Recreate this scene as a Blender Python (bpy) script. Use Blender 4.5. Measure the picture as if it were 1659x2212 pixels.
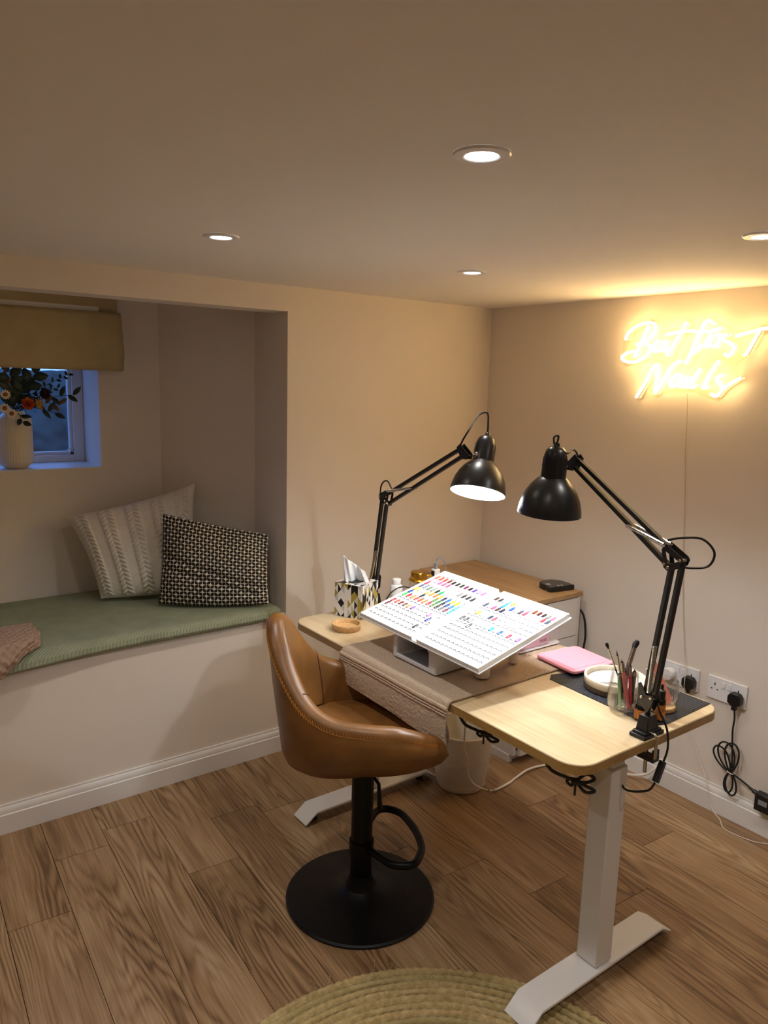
import bpy, bmesh, math, random
from mathutils import Vector, Matrix, noise as mnoise
random.seed(7)
for o in list(bpy.data.objects): bpy.data.objects.remove(o)
S = bpy.context.scene
COL = S.collection
R = math.radians
PI = math.pi

# ------------------------------------------------------------------ camera, world, exposure
cam_d = bpy.data.cameras.new('camera'); cam = bpy.data.objects.new('camera', cam_d); COL.objects.link(cam)
cam_d.sensor_fit = 'HORIZONTAL'; cam_d.sensor_width = 36.0; cam_d.lens = 1630.0 / 1659.0 * 36.0
cam_d.clip_start = 0.02; cam_d.clip_end = 60
def camera_matrix(pitch, yaw, roll, loc):
    fw = Vector((math.sin(yaw), math.cos(yaw), 0)); rt = Vector((math.cos(yaw), -math.sin(yaw), 0)); up = Vector((0, 0, 1))
    f = fw * math.cos(pitch) - up * math.sin(pitch); d = -(up * math.cos(pitch) + fw * math.sin(pitch))
    cr, sr = math.cos(roll), math.sin(roll)
    x = rt * cr - d * sr; y = rt * sr + d * cr
    m = Matrix(((x.x, -y.x, -f.x, loc[0]), (x.y, -y.y, -f.y, loc[1]), (x.z, -y.z, -f.z, loc[2]), (0, 0, 0, 1)))
    return m
cam.matrix_world = camera_matrix(R(9.76), R(36.96), R(1.625), (0, 0, 1.53))
S.camera = cam

W = bpy.data.worlds.new('dusk_sky'); S.world = W; W.use_nodes = True
bg = W.node_tree.nodes['Background']; bg.inputs[0].default_value = (0.16, 0.33, 0.95, 1); bg.inputs[1].default_value = 1.7
S.view_settings.view_transform = 'Standard'; S.view_settings.look = 'None'
S.view_settings.gamma = 1.0; S.view_settings.use_curve_mapping = False
S.view_settings.exposure = 0.82

P_DOWN = 8.5          # watts of each ceiling downlight
C_DOWN = (1.0, 0.95, 0.90)
P_LAMP_A = 1.45; P_LAMP_B = 4.4
C_LAMP = (0.88, 0.95, 1.0)
E_NEON = 25.0
C_NEON = (1.0, 0.67, 0.29)

# ------------------------------------------------------------------ helpers
class MB:
    """collects shapes into one mesh"""
    def __init__(s, M=None): s.v = []; s.f = []; s.M = M or Matrix(); s.uv = None
    def _a(s, pts):
        i = len(s.v); s.v += [tuple(s.M @ Vector(p)) for p in pts]; return i
    def box(s, c, d, rz=0.0, M=None):
        x, y, z = d[0]/2, d[1]/2, d[2]/2
        P = [(-x,-y,-z),(x,-y,-z),(x,y,-z),(-x,y,-z),(-x,-y,z),(x,-y,z),(x,y,z),(-x,y,z)]
        m = Matrix.Translation(c) @ Matrix.Rotation(rz, 4, 'Z') @ (M or Matrix())
        i = s._a([m @ Vector(p) for p in P])
        s.f += [[i+k for k in q] for q in ((0,3,2,1),(4,5,6,7),(0,1,5,4),(1,2,6,5),(2,3,7,6),(3,0,4,7))]
        return s
    def b2(s, a, b): return s.box([(a[k]+b[k])/2 for k in range(3)], [abs(b[k]-a[k]) for k in range(3)])
    def prism(s, poly, a, b, axis=2):
        """polygon in the two other axes extruded from a to b along axis"""
        n = len(poly)
        def mk(p, t):
            if axis == 2: return (p[0], p[1], t)
            if axis == 1: return (p[0], t, p[1])
            return (t, p[0], p[1])
        i = s._a([mk(p, a) for p in poly] + [mk(p, b) for p in poly])
        s.f.append([i+k for k in range(n)][::-1]); s.f.append([i+n+k for k in range(n)])
        for k in range(n): s.f.append([i+k, i+(k+1) % n, i+n+(k+1) % n, i+n+k])
        return s
    def lathe(s, prof, n=32, M=None, rip=None):
        m = M or Matrix(); rows = []
        for (r, z) in prof:
            if r < 1e-6: rows.append([s._a([m @ Vector((0, 0, z))])])
            else:
                i = s._a([m @ Vector(((r*(1+(rip(2*PI*k/n, z) if rip else 0)))*math.cos(2*PI*k/n), (r*(1+(rip(2*PI*k/n, z) if rip else 0)))*math.sin(2*PI*k/n), z)) for k in range(n)])
                rows.append([i+k for k in range(n)])
        for a, b in zip(rows, rows[1:]):
            for k in range(n):
                q = (k+1) % n
                if len(a) == 1 and len(b) == 1: continue
                if len(a) == 1: s.f.append([a[0], b[q], b[k]])
                elif len(b) == 1: s.f.append([a[k], a[q], b[0]])
                else: s.f.append([a[k], a[q], b[q], b[k]])
        return s
    def tube(s, path, r, n=8, closed=False, caps=True):
        P = [Vector(p) for p in path]; m = len(P); rows = []
        rr = r if isinstance(r, (list, tuple)) else [r]*m
        up = None
        for k in range(m):
            if closed: t = P[(k+1) % m] - P[k-1]
            else: t = P[min(k+1, m-1)] - P[max(k-1, 0)]
            if t.length < 1e-9: t = Vector((0, 0, 1))
            t.normalize()
            if up is None:
                up = Vector((0, 0, 1)) if abs(t.z) < .9 else Vector((1, 0, 0))
            u = up - t*up.dot(t)
            if u.length < 1e-6: u = t.orthogonal()
            u.normalize(); w = t.cross(u); up = u
            i = s._a([P[k] + (u*math.cos(2*PI*j/n) + w*math.sin(2*PI*j/n))*rr[k] for j in range(n)])
            rows.append([i+j for j in range(n)])
        prs = list(zip(rows, rows[1:])) + ([(rows[-1], rows[0])] if closed else [])
        for a, b in prs:
            for j in range(n): s.f.append([a[j], a[(j+1) % n], b[(j+1) % n], b[j]])
        if caps and not closed: s.f.append(rows[0][::-1]); s.f.append(rows[-1][:])
        return s
    def grid(s, fn, nu, nv, cu=False, cv=False):
        i = s._a([fn(a/(nu if cu else nu-1), b/(nv if cv else nv-1)) for a in range(nu) for b in range(nv)])
        for a in range(nu if cu else nu-1):
            for b in range(nv if cv else nv-1):
                a2, b2 = (a+1) % nu, (b+1) % nv
                s.f.append([i+a*nv+b, i+a2*nv+b, i+a2*nv+b2, i+a*nv+b2])
        return s
    def mesh(s, name, smooth=True, ang=38, recalc=True):
        me = bpy.data.meshes.new(name); me.from_pydata(s.v, [], s.f)
        if recalc:
            bm = bmesh.new(); bm.from_mesh(me); bmesh.ops.recalc_face_normals(bm, faces=bm.faces); bm.to_mesh(me); bm.free()
        if smooth:
            me.polygons.foreach_set('use_smooth', [True]*len(me.polygons)); me.set_sharp_from_angle(angle=R(ang))
        return me
    def build(s, name, mat, parent=None, smooth=True, ang=38, bevel=0, seg=2, recalc=True, world=False):
        me = s.mesh(name, smooth, ang, recalc); me.materials.append(mat)
        return link(me, name, parent, bevel, seg, world)
def link(me, name, parent=None, bevel=0, seg=2, world=False):
    o = bpy.data.objects.new(name, me); COL.objects.link(o)
    if parent is not None:
        o.parent = parent
        if world: o.matrix_parent_inverse = parent.matrix_basis.inverted()
    if bevel:
        m = o.modifiers.new('bevel', 'BEVEL'); m.width = bevel; m.segments = seg; m.limit_method = 'ANGLE'; m.angle_limit = R(40)
    return o
def thing(name, label, cat, loc=(0,0,0), rz=0.0, group=None):
    o = bpy.data.objects.new(name, None); COL.objects.link(o); o.empty_display_size = .05
    o.location = loc; o.rotation_euler = (0, 0, rz)
    return tag(o, label, cat, group)
def tag(o, label, cat, group=None):
    o['label'] = label; o['category'] = cat
    if group: o['group'] = group
    return o
def struct(o): o['kind'] = 'structure'; return o
def inst(me, name, parent, loc=(0,0,0), rot=(0,0,0), sc=(1,1,1)):
    o = bpy.data.objects.new(name, me); COL.objects.link(o); o.parent = parent
    o.location = loc; o.rotation_euler = rot; o.scale = sc; return o
def cr(pts, n=8, closed=False):
    """Catmull-Rom through points"""
    P = [Vector(p) for p in pts]; out = []; m = len(P)
    for k in range(m if closed else m-1):
        if closed: a, b, c, d = P[k-1], P[k], P[(k+1) % m], P[(k+2) % m]
        else: a, b, c, d = P[max(k-1,0)], P[k], P[k+1], P[min(k+2,m-1)]
        for i in range(n):
            t = i/n
            out.append(.5*((2*b) + (c-a)*t + (2*a-5*b+4*c-d)*t*t + (3*b-3*c+d-a)*t**3))
    if not closed: out.append(P[-1])
    return out
def lerp(a, b, t): return a+(b-a)*t
def interp(tab, x):
    if x <= tab[0][0]: return tab[0][1]
    for (a, fa), (b, fb) in zip(tab, tab[1:]):
        if x <= b: return lerp(fa, fb, (x-a)/(b-a))
    return tab[-1][1]
def rrect(x0, x1, y0, y1, r, n=6):
    out = []
    for cx, cy, a0 in ((x1-r, y1-r, 0), (x0+r, y1-r, 90), (x0+r, y0+r, 180), (x1-r, y0+r, 270)):
        for k in range(n+1): a = R(a0+90*k/n); out.append((cx+r*math.cos(a), cy+r*math.sin(a)))
    return out
def align(d, up=(0,0,1)):
    """matrix turning local +Z to direction d"""
    return Vector(d).normalized().to_track_quat('Z', 'Y').to_matrix().to_4x4()

# ------------------------------------------------------------------ materials
class NT:
    def __init__(s, name):
        s.m = bpy.data.materials.new(name); s.m.use_nodes = True; s.t = s.m.node_tree; s.n = s.t.nodes
        s.b = s.n['Principled BSDF']
    def node(s, kind, **kw):
        n = s.n.new(kind)
        for k, v in kw.items(): setattr(n, k, v)
        return n
    def L(s, a, b): s.t.links.new(a, b); return b
    def m2(s, op, a, b=0.0, c=None):
        n = s.node('ShaderNodeMath', operation=op)
        for i, x in enumerate((a, b, c)):
            if x is None: continue
            if hasattr(x, 'is_linked') or hasattr(x, 'links'): s.L(x, n.inputs[i])
            else: n.inputs[i].default_value = x
        return n.outputs[0]
    def ramp(s, fac, stops, const=False):
        n = s.node('ShaderNodeValToRGB'); e = n.color_ramp.elements
        if const: n.color_ramp.interpolation = 'CONSTANT'
        while len(e) < len(stops): e.new(.5)
        for k, (p, c) in enumerate(stops): e[k].position = p; e[k].color = (*c, 1)
        s.L(fac, n.inputs[0]); return n.outputs[0]
    def coords(s, kind='Object', scale=(1,1,1), rot=(0,0,0)):
        tc = s.node('ShaderNodeTexCoord'); mp = s.node('ShaderNodeMapping')
        mp.inputs['Scale'].default_value = scale; mp.inputs['Rotation'].default_value = rot
        s.L(tc.outputs[kind], mp.inputs[0]); return mp.outputs[0]
    def noise(s, vec, scale, detail=3, rough=.5):
        n = s.node('ShaderNodeTexNoise'); n.inputs['Scale'].default_value = scale; n.inputs['Detail'].default_value = detail
        n.inputs['Roughness'].default_value = rough
        if vec is not None: s.L(vec, n.inputs['Vector'])
        return n.outputs[0]
    def bump(s, h, strength=.2, dist=.002):
        n = s.node('ShaderNodeBump'); n.inputs['Strength'].default_value = strength; n.inputs['Distance'].default_value = dist
        s.L(h, n.inputs['Height']); s.L(n.outputs[0], s.b.inputs['Normal'])
    def mix(s, fac, a, b, mode='MIX'):
        n = s.node('ShaderNodeMix', data_type='RGBA', blend_type=mode)
        if hasattr(fac, 'links'): s.L(fac, n.inputs[0])
        else: n.inputs[0].default_value = fac
        for i, x in ((6, a), (7, b)):
            if hasattr(x, 'links'): s.L(x, n.inputs[i])
            else: n.inputs[i].default_value = (*x, 1)
        return n.outputs[2]
    def set(s, **kw):
        for k, v in kw.items():
            i = s.b.inputs[k.replace('_', ' ')]
            if hasattr(v, 'links'): s.L(v, i)
            elif isinstance(v, tuple) and len(v) == 3: i.default_value = (*v, 1) if len(i.default_value) == 4 else v
            else: i.default_value = v
        return s
def hx(h): # sRGB hex -> linear
    c = [int(h[i:i+2], 16)/255 for i in (0, 2, 4)]
    return tuple(x/12.92 if x <= .04045 else ((x+.055)/1.055)**2.4 for x in c)
def mat(name, col, rough=.5, metal=0.0, var=0.0, vs=20.0, bump=0.0, bs=200.0, bd=.001, **kw):
    t = NT(name); v = t.coords()
    if var:
        n = t.noise(v, vs); t.set(Base_Color=t.ramp(n, [(.3, tuple(c*(1-var) for c in col)), (.7, tuple(min(1, c*(1+var)) for c in col))]))
    else:
        t.set(Base_Color=col)
    t.set(Roughness=rough, Metallic=metal, **kw)
    if bump: t.bump(t.noise(v, bs, 4), bump, bd)
    return t.m
def emis(name, col, st):
    t = NT(name); t.set(Base_Color=(0,0,0), Emission_Color=col, Emission_Strength=st); return t.m
def wood(name, c1, c2, c3, axis='Y', scale=1.0, rough=.45, spread=.5, rnd=False):
    t = NT(name)
    tc = t.node('ShaderNodeTexCoord'); vec = tc.outputs['Object']
    if rnd:
        oi = t.node('ShaderNodeObjectInfo'); cv = t.node('ShaderNodeCombineXYZ')
        t.L(t.m2('MULTIPLY', oi.outputs['Random'], 37.0), cv.inputs[0]); t.L(t.m2('MULTIPLY', oi.outputs['Random'], 91.0), cv.inputs[1])
        va = t.node('ShaderNodeVectorMath', operation='ADD'); t.L(vec, va.inputs[0]); t.L(cv.outputs[0], va.inputs[1]); vec = va.outputs[0]
    def mp(sc):
        n = t.node('ShaderNodeMapping'); n.inputs['Scale'].default_value = sc; t.L(vec, n.inputs[0]); return n.outputs[0]
    g = (lambda a, b: (a, b, a)) if axis == 'Y' else (lambda a, b: (b, a, a))
    big = t.noise(mp(g(5*scale, .9*scale)), 1.0, 2)
    warp = t.m2('MULTIPLY', big, 9.0)
    sx = t.node('ShaderNodeSeparateXYZ'); t.L(mp(g(9*scale, .25*scale)), sx.inputs[0])
    cont = t.noise(mp(g(6.5*scale, .75*scale)), 1.0, 2.5, .45)
    ring = t.m2('SINE', t.m2('MULTIPLY', cont, 150.0))
    ring = t.m2('POWER', t.m2('MULTIPLY', t.m2('ADD', ring, 1.0), .5), .6)
    mask = t.m2('SMOOTH_MIN', t.m2('MULTIPLY', t.m2('MAXIMUM', t.m2('SUBTRACT', t.noise(mp(g(7*scale, 1.1*scale)), 1.0, 1), .38), 0.0), 4.5), 1.0, .1)
    ring = t.m2('ADD', t.m2('MULTIPLY', t.m2('SUBTRACT', ring, .75), mask), .5)
    fine = t.noise(mp(g(160*scale, 4*scale)), 1.0, 4, .6)
    mid = t.noise(mp(g(14*scale, 1.2*scale)), 1.0, 3)
    v = t.m2('ADD', t.m2('MULTIPLY', t.m2('SUBTRACT', ring, .5), .26*spread), t.m2('ADD', t.m2('MULTIPLY', fine, .62), t.m2('MULTIPLY', mid, .45)))
    if rnd: v = t.m2('ADD', v, t.m2('MULTIPLY', t.m2('SUBTRACT', oi.outputs['Random'], .5), .16))
    t.set(Base_Color=t.ramp(v, [(.30, c1), (.52, c2), (.78, c3)]), Roughness=rough)
    t.bump(fine, .12, .0006)
    return t.m

PAINT = hx('e6dbce')
m_wall = mat('wall_paint', PAINT, .85, var=.015, vs=3, bump=.08, bs=60, bd=.002)
m_ceil = mat('ceiling_paint', hx('eee8e0'), .85, var=.015, vs=2, bump=.08, bs=30, bd=.002)
m_trim = mat('white_gloss_paint', hx('e8e4e0'), .32)
m_sub = mat('floor_joint_shadow', hx('3a2818'), .9)
m_floor = wood('oak_vinyl_plank', hx('664a2f'), hx('957552'), hx('b59a78'), rough=.42, rnd=True, spread=.9)
m_desk = wood('light_oak_laminate', hx('c6ab80'), hx('d6bf98'), hx('e3d0ae'), rough=.30, scale=.9, spread=.3)
m_deskedge = wood('oak_edge_band', hx('8d6a38'), hx('aa854c'), hx('b9965c'), rough=.4)
m_cabtop = wood('oak_cabinet_top', hx('957752'), hx('b29067'), hx('c2a47c'), rough=.42)
m_white = mat('white_satin_metal', hx('e6e3e0'), .35)
m_whiteplastic = mat('white_plastic', hx('eeecec'), .35)
m_cab = mat('white_lacquer', hx('e6e4e4'), .35)
m_black = mat('black_plastic', (.008, .008, .009), .38)
m_blackmetal = mat('black_enamel', (.009, .009, .010), .33)
m_blacksatin = mat('black_powder_coat', (.003, .003, .0034), .40, Specular_IOR_Level=.22)
m_rubber = mat('black_cable_rubber', (.008, .008, .008), .45)
m_chrome = mat('bright_steel', hx('c8c4bb'), .22, 1.0)
m_leather = mat('tan_leather', hx('785024'), .38, var=.26, vs=11, bump=.15, bs=260, bd=.0006)
m_thread = mat('tan_thread', hx('c98a3c'), .7)
m_seam = mat('dark_seam', hx('5a3413'), .7)
m_gold = mat('brushed_gold', hx('c79a3c'), .28, 1.0)
m_cork = mat('cork', hx('d2aa76'), .85, var=.15, vs=120, bump=.3, bs=300)
m_cordw = mat('white_cable', hx('e6ddd2'), .5)
m_cordclear = mat('clear_cable', hx('cfc2ae'), .3)
m_bounce = mat('lamp_inner_white', hx('f2f2f0'), .5)
m_grey = mat('grey_plastic', hx('8b8d92'), .4)

def glassmat(name, col=(1,1,1), rough=.0, ior=1.45):
    t = NT(name); t.set(Base_Color=col, Roughness=rough, Transmission_Weight=1.0, IOR=ior); return t.m
def clearglass(name):
    t = NT(name); tr = t.node('ShaderNodeBsdfTransparent'); tr.inputs[0].default_value = (.985, .99, .99, 1)
    gl = t.node('ShaderNodeBsdfGlossy'); gl.inputs[1].default_value = .03
    fr = t.node('ShaderNodeLayerWeight'); fr.inputs[0].default_value = .5
    mx = t.node('ShaderNodeMixShader'); t.L(t.m2('ADD', t.m2('MULTIPLY', t.m2('POWER', fr.outputs[1], 2.0), .75), .06), mx.inputs[0])
    t.L(tr.outputs[0], mx.inputs[1]); t.L(gl.outputs[0], mx.inputs[2]); t.L(mx.outputs[0], t.n['Material Output'].inputs[0]); return t.m
m_glass = clearglass('clear_glass')
def thinclear(name, amount, col=(1,1,1), rough=.1):
    t = NT(name); tr = t.node('ShaderNodeBsdfTransparent'); tr.inputs[0].default_value = (*col, 1)
    gl = t.node('ShaderNodeBsdfGlossy'); gl.inputs[1].default_value = rough
    mx = t.node('ShaderNodeMixShader'); mx.inputs[0].default_value = amount
    t.L(tr.outputs[0], mx.inputs[1]); t.L(gl.outputs[0], mx.inputs[2]); t.L(mx.outputs[0], t.n['Material Output'].inputs[0]); return t.m
m_pane = thinclear('window_glass', .06, (.9, .95, .97), .02)
m_acryl = thinclear('clear_acrylic', .05, (.97, .95, .92), .08)

# ------------------------------------------------------------------ room constants
WX, WY, H = 2.555, 2.604, 1.88          # right wall, back wall, ceiling height
XL, YF = -1.75, -1.65                    # wall on the left, wall behind the camera
AX0, AX1 = -0.33, 1.473                  # alcove opening
LIN, BEN = 1.786, 0.588                  # lintel underside, bench top
AY1, AY2 = 2.879, 3.25                   # end of the square reveal, alcove back wall
SX1, SX0 = 1.205, -0.06                  # alcove back wall ends
WIN = (0.20, 0.947, 1.14, 1.70)          # window opening in the alcove back wall
WD = 0.26                                # window recess depth

# floor slab and planks
fl = struct(MB().b2((XL-.1, YF-.1, -.12), (WX+.1, WY+.05, -.012)).build('floor', m_sub, smooth=False))
def clip(poly, f):
    out = []
    for k in range(len(poly)):
        a, b = poly[k-1], poly[k]; fa, fb = f(a), f(b)
        if fa*fb < 0: t = fa/(fa-fb); out.append((lerp(a[0], b[0], t), lerp(a[1], b[1], t)))
        if fb >= 0: out.append(b)
    return out
PW, PL, ROT = .1695, 1.22, R(-2.9)
JO = {-1: 2.084, 0: 2.34, 2: 2.04, 4: 2.22, 6: 1.58, 8: 1.183, 9: 1.705, 10: 1.315}
ca, sa = math.cos(ROT), math.sin(ROT)
org = (.505, 2.588)
def w2p(x, y): dx, dy = x-org[0], y-org[1]; return (dx*ca+dy*sa, -dx*sa+dy*ca)
def p2w(u, v): return (org[0]+u*ca-v*sa, org[1]+u*sa+v*ca)
for k in range(-15, 14):
    if k in JO:
        v0 = w2p(.505+PW*(k+.5), JO[k])[1]
    else: v0 = -random.random()*PL
    v0 -= PL*5
    for j in range(9):
        a, b = v0+j*PL, v0+(j+1)*PL; g = .0009
        poly = [p2w(u, v) for u, v in ((k*PW+g, a+g), ((k+1)*PW-g, a+g), ((k+1)*PW-g, b-g), (k*PW+g, b-g))]
        for f in (lambda p: p[0]-XL, lambda p: WX-p[0], lambda p: p[1]-YF, lambda p: WY-p[1]): poly = clip(poly, f) if poly else poly
        if len(poly) < 3: continue
        cx, cy = p2w((k+.5)*PW, (a+b)/2)
        loc = [((x-cx)*ca+(y-cy)*sa, -(x-cx)*sa+(y-cy)*ca) for x, y in poly]
        ar = sum(loc[i-1][0]*loc[i][1]-loc[i][0]*loc[i-1][1] for i in range(len(loc)))/2
        if abs(ar) < 1e-4: continue
        pl = MB().prism(loc, -.0115, 0).build('plank', m_floor, fl, smooth=False)
        pl.location = (cx, cy, 0); pl.rotation_euler = (0, 0, ROT)

# ceiling (with round holes hidden by the downlight rings)
struct(MB().b2((XL-.1, YF-.1, H), (WX+.1, 3.8, H+.1)).build('ceiling', m_ceil, smooth=False))
# walls
struct(MB().b2((WX, YF-.1, 0), (WX+.1, WY+.1, H)).build('wall_right', m_wall, smooth=False))
struct(MB().b2((XL-.1, YF-.1, 0), (XL, WY+.1, H)).build('wall_left', m_wall, smooth=False))
struct(MB().b2((XL, YF-.1, 0), (WX, YF, H)).build('wall_front', m_wall, smooth=False))
wb = MB()
wb.b2((AX1, WY, 0), (WX, WY+.12, H)); wb.b2((XL, WY, 0), (AX0, WY+.12, H))
wb.b2((AX0, WY, LIN), (AX1, WY+.12, H)); wb.b2((AX0, WY, 0), (AX1, WY+.12, BEN-.03))
struct(wb.build('wall_back', m_wall, smooth=False))
struct(MB().prism([(AX0, WY), (AX1, WY), (AX1, AY1), (SX1, AY2), (SX0, AY2), (AX0, AY1)], BEN-.03, BEN).build('trim_1', m_wall, smooth=False, bevel=.004))
# alcove sides
struct(MB().prism([(AX1, WY+.12), (AX1, AY1), (SX1, AY2), (SX1, AY2+.1), (AX1+.2, AY2+.1), (AX1+.2, WY+.12)], 0, H).build('wall_alcove_right', m_wall, smooth=False))
struct(MB().prism([(AX0, WY+.12), (AX0, AY1), (SX0, AY2), (SX0, AY2+.1), (AX0-.2, AY2+.1), (AX0-.2, WY+.12)], 0, H).build('wall_alcove_left', m_wall, smooth=False))
ab = MB(); x0, x1, z0, z1 = WIN
ab.b2((SX0-.05, AY2, 0), (x0, AY2+WD+.05, H)); ab.b2((x1, AY2, 0), (SX1+.05, AY2+WD+.05, H))
ab.b2((x0, AY2, 0), (x1, AY2+WD+.05, z0)); ab.b2((x0, AY2, z1), (x1, AY2+WD+.05, H))
struct(ab.build('wall_alcove_back', m_wall, smooth=False))
# window sill board + frame + glass
struct(MB().b2((x0, AY2-.004, z0), (x1, AY2+WD, z0+.006)).build('trim_2', m_trim, smooth=False))
YW = AY2+WD-.02
win = MB(); fw_ = .045
win.b2((x0, YW, z0+.006), (x0+fw_, YW+.05, z1)); win.b2((x1-fw_, YW, z0+.006), (x1, YW+.05, z1))
win.b2((x0+fw_, YW, z0+.006), (x1-fw_, YW+.05, z0+.036)); win.b2((x0+fw_, YW, z1-.03), (x1-fw_, YW+.05, z1))
wn = struct(win.build('window_1', m_trim, smooth=False, bevel=.003))
sash = MB(); a, b, c, d = x0+fw_, x1-fw_, z0+.036, z1-.03
sash.b2((a, YW+.012, c), (a+.022, YW+.04, d)); sash.b2((b-.014, YW+.012, c), (b, YW+.04, d)); sash.b2((a, YW+.012, c), (b, YW+.04, c+.014)); sash.b2((a, YW+.012, d-.02), (b, YW+.04, d))
sash.b2(((a+b)/2-.012, YW+.012, c), ((a+b)/2+.012, YW+.04, d))
sash.build('window_sash', m_trim, wn, smooth=False, bevel=.002)
MB().b2((a+.02, YW+.024, c+.01), ((a+b)/2-.01, YW+.028, d-.01)).build('pane', m_pane, wn, smooth=False)
MB().b2(((a+b)/2+.01, YW+.024, c+.01), (b-.01, YW+.028, d-.01)).build('pane', m_pane, wn, smooth=False)
ct = MB().tube(cr([(b-.035, YW+.008, c+.002), (b-.03, YW+.006, c+.018), (b-.012, YW+.006, c+.024), (b-.004, YW+.008, c+.012)], 6), .003, 8)
ct.build('window_catch', m_trim, wn)
# ground outside
gm = NT('dark_garden_bank'); v_ = gm.coords(); gm.set(Base_Color=gm.ramp(gm.noise(v_, 9, 5), [(.35, hx('1a241c')), (.65, hx('3a4a44'))]), Roughness=.95)
gb = MB().grid(lambda u, v: (-1.2+4.5*u, 3.68+2.6*v, .9+.62*min(1, v*2.6)+.05*mnoise.noise(Vector((u*9, v*7, 0)))), 40, 24)
o = struct(gb.build('ground_outside', gm.m))

# skirting
prof = [(0, 0), (.016, 0), (.016, .067), (.013, .070), (.013, .074), (.0125, .080), (.010, .088), (.006, .0935), (.006, .100), (0, .100)]
struct(MB().prism([(WY-p, z) for p, z in prof], XL, WX, axis=0).build('baseboard_back', m_trim, ang=25))
br = MB().prism([(WX-p, z) for p, z in prof], YF, WY-.016, axis=1)
struct(br.build('baseboard_right', m_trim, ang=25))
struct(MB().prism([(XL+p, z) for p, z in prof], YF, WY-.016, axis=1).build('baseboard_left', m_trim, ang=25))

# ------------------------------------------------------------------ downlights
m_lens = emis('downlight_lens', (1.0, .97, .93), 30.0)
m_lensdim = m_lens
DL = [((.851, .907), 'white round ceiling downlight nearest the camera, above the desk stool'),
      ((.850, 1.843), 'white round ceiling downlight in front of the window alcove'),
      ((1.689, 1.819), 'small-looking white ceiling downlight close to the room corner'),
      ((1.742, .922), 'white ceiling downlight cut by the right edge of the picture'),
      ((0.0, 1.83), 'white ceiling downlight left of the view before the alcove'),
      ((0.0, .91), 'white ceiling downlight left of the view, middle row'),
      ((0.85, -.03), 'white ceiling downlight behind the camera, middle column'),
      ((1.73, -.03), 'white ceiling downlight behind the camera near the right wall'),
      ((0.0, -.9), 'white ceiling downlight far behind the camera')]
for k, ((x, y), lab) in enumerate(DL):
    t = thing('ceiling_downlight', lab, 'ceiling light', (x, y, H), group='recessed ceiling downlights')
    MB().lathe([(.026, -.0005), (.026, -.004), (.030, -.0055), (.043, -.004), (.0455, -.0015), (.0455, -.0002)], 48).build('bezel', m_whiteplastic, t)
    MB().lathe([(0, -.0035), (.024, -.0035), (.026, -.0025), (.026, -.0005), (0, -.0005)], 40).build('lens', m_lens, t)
    ld = bpy.data.lights.new('downlight_beam', 'SPOT'); ld.energy = P_DOWN; ld.color = C_DOWN; ld.spot_size = R(122); ld.spot_blend = .95; ld.shadow_soft_size = .024
    lo = bpy.data.objects.new('downlight_beam', ld); COL.objects.link(lo); lo.parent = t; lo.location = (0, 0, -.01)

# ------------------------------------------------------------------ desk
DX0, DX1, DY0, DY1, DZ, DT = 1.281, 1.88, .964, 2.225, .70, .025
desk = thing('standing_desk', 'light oak sit-stand desk with rounded corners and white steel legs', 'desk', (1.58, 1.59, 0))
dt = MB().prism(rrect(DX0, DX1, DY0, DY1, .062, 10), DZ-DT, DZ).build('desktop', m_desk, desk, ang=50, bevel=.0025, world=True)
eb = MB(); oo = rrect(DX0-.0004, DX1+.0004, DY0-.0004, DY1+.0004, .0624, 10); ii = rrect(DX0+.004, DX1-.004, DY0+.004, DY1-.004, .058, 10); n_ = len(oo)
i0 = eb._a([(p[0], p[1], DZ-DT+.001) for p in oo] + [(p[0], p[1], DZ-.0025) for p in oo] + [(p[0], p[1], DZ-.0025) for p in ii] + [(p[0], p[1], DZ-DT+.001) for p in ii])
for k in range(n_):
    q = (k+1) % n_
    for a, b in ((0, 1), (1, 2), (2, 3), (3, 0)): eb.f.append([i0+a*n_+k, i0+a*n_+q, i0+b*n_+q, i0+b*n_+k])
eb.build('edge_banding', m_deskedge, desk, world=True)
def desk_leg(yc, nm):
    leg = MB().b2((1.503, yc-.0325, .048), (1.567, yc+.0325, .60)).build('leg', m_white, desk, bevel=.004, world=True)
    MB().b2((1.509, yc-.0265, .595), (1.561, yc+.0265, .668)).build('inner_column', m_white, leg, bevel=.003)
    prof = [(1.243, .009), (1.292, .046), (1.788, .046), (1.836, .015), (1.836, .009), (1.790, .036), (1.290, .036), (1.249, .005)]
    MB().prism(prof, yc-.042, yc+.042, axis=1).build('foot', m_white, desk, bevel=.003, world=True)
    for px_, zb_ in ((1.30, .010 if yc < 1.5 else 0), (1.785, 0)): MB().lathe([(0, zb_), (.014, zb_), (.014, .016), (.010, .034), (0, .034)], 16, Matrix.Translation((px_, yc, 0))).build('foot_pad', m_black, desk, world=True)
    MB().b2((1.36, yc-.02, .655), (1.72, yc+.02, .6745)).build('top_bracket', m_white, desk, bevel=.002, world=True)
desk_leg(1.0625, 'r'); desk_leg(2.095, 'l')
MB().b2((1.50, 1.10, .635), (1.53, 2.06, .668)).build('crossbar', m_white, desk, bevel=.002, world=True)
MB().b2((1.56, 1.55, .645), (1.66, 1.83, .6745)).build('control_box', m_black, desk, bevel=.004, world=True)
MB().b2((1.31, 2.155, .660), (1.335, 2.19, .6745)).build('screw_block', m_cork, desk, bevel=.003, world=True)
MB().b2((1.30, 1.12, .662), (1.36, 1.20, .6745)).build('hand_switch', m_black, desk, bevel=.004, world=True)

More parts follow.
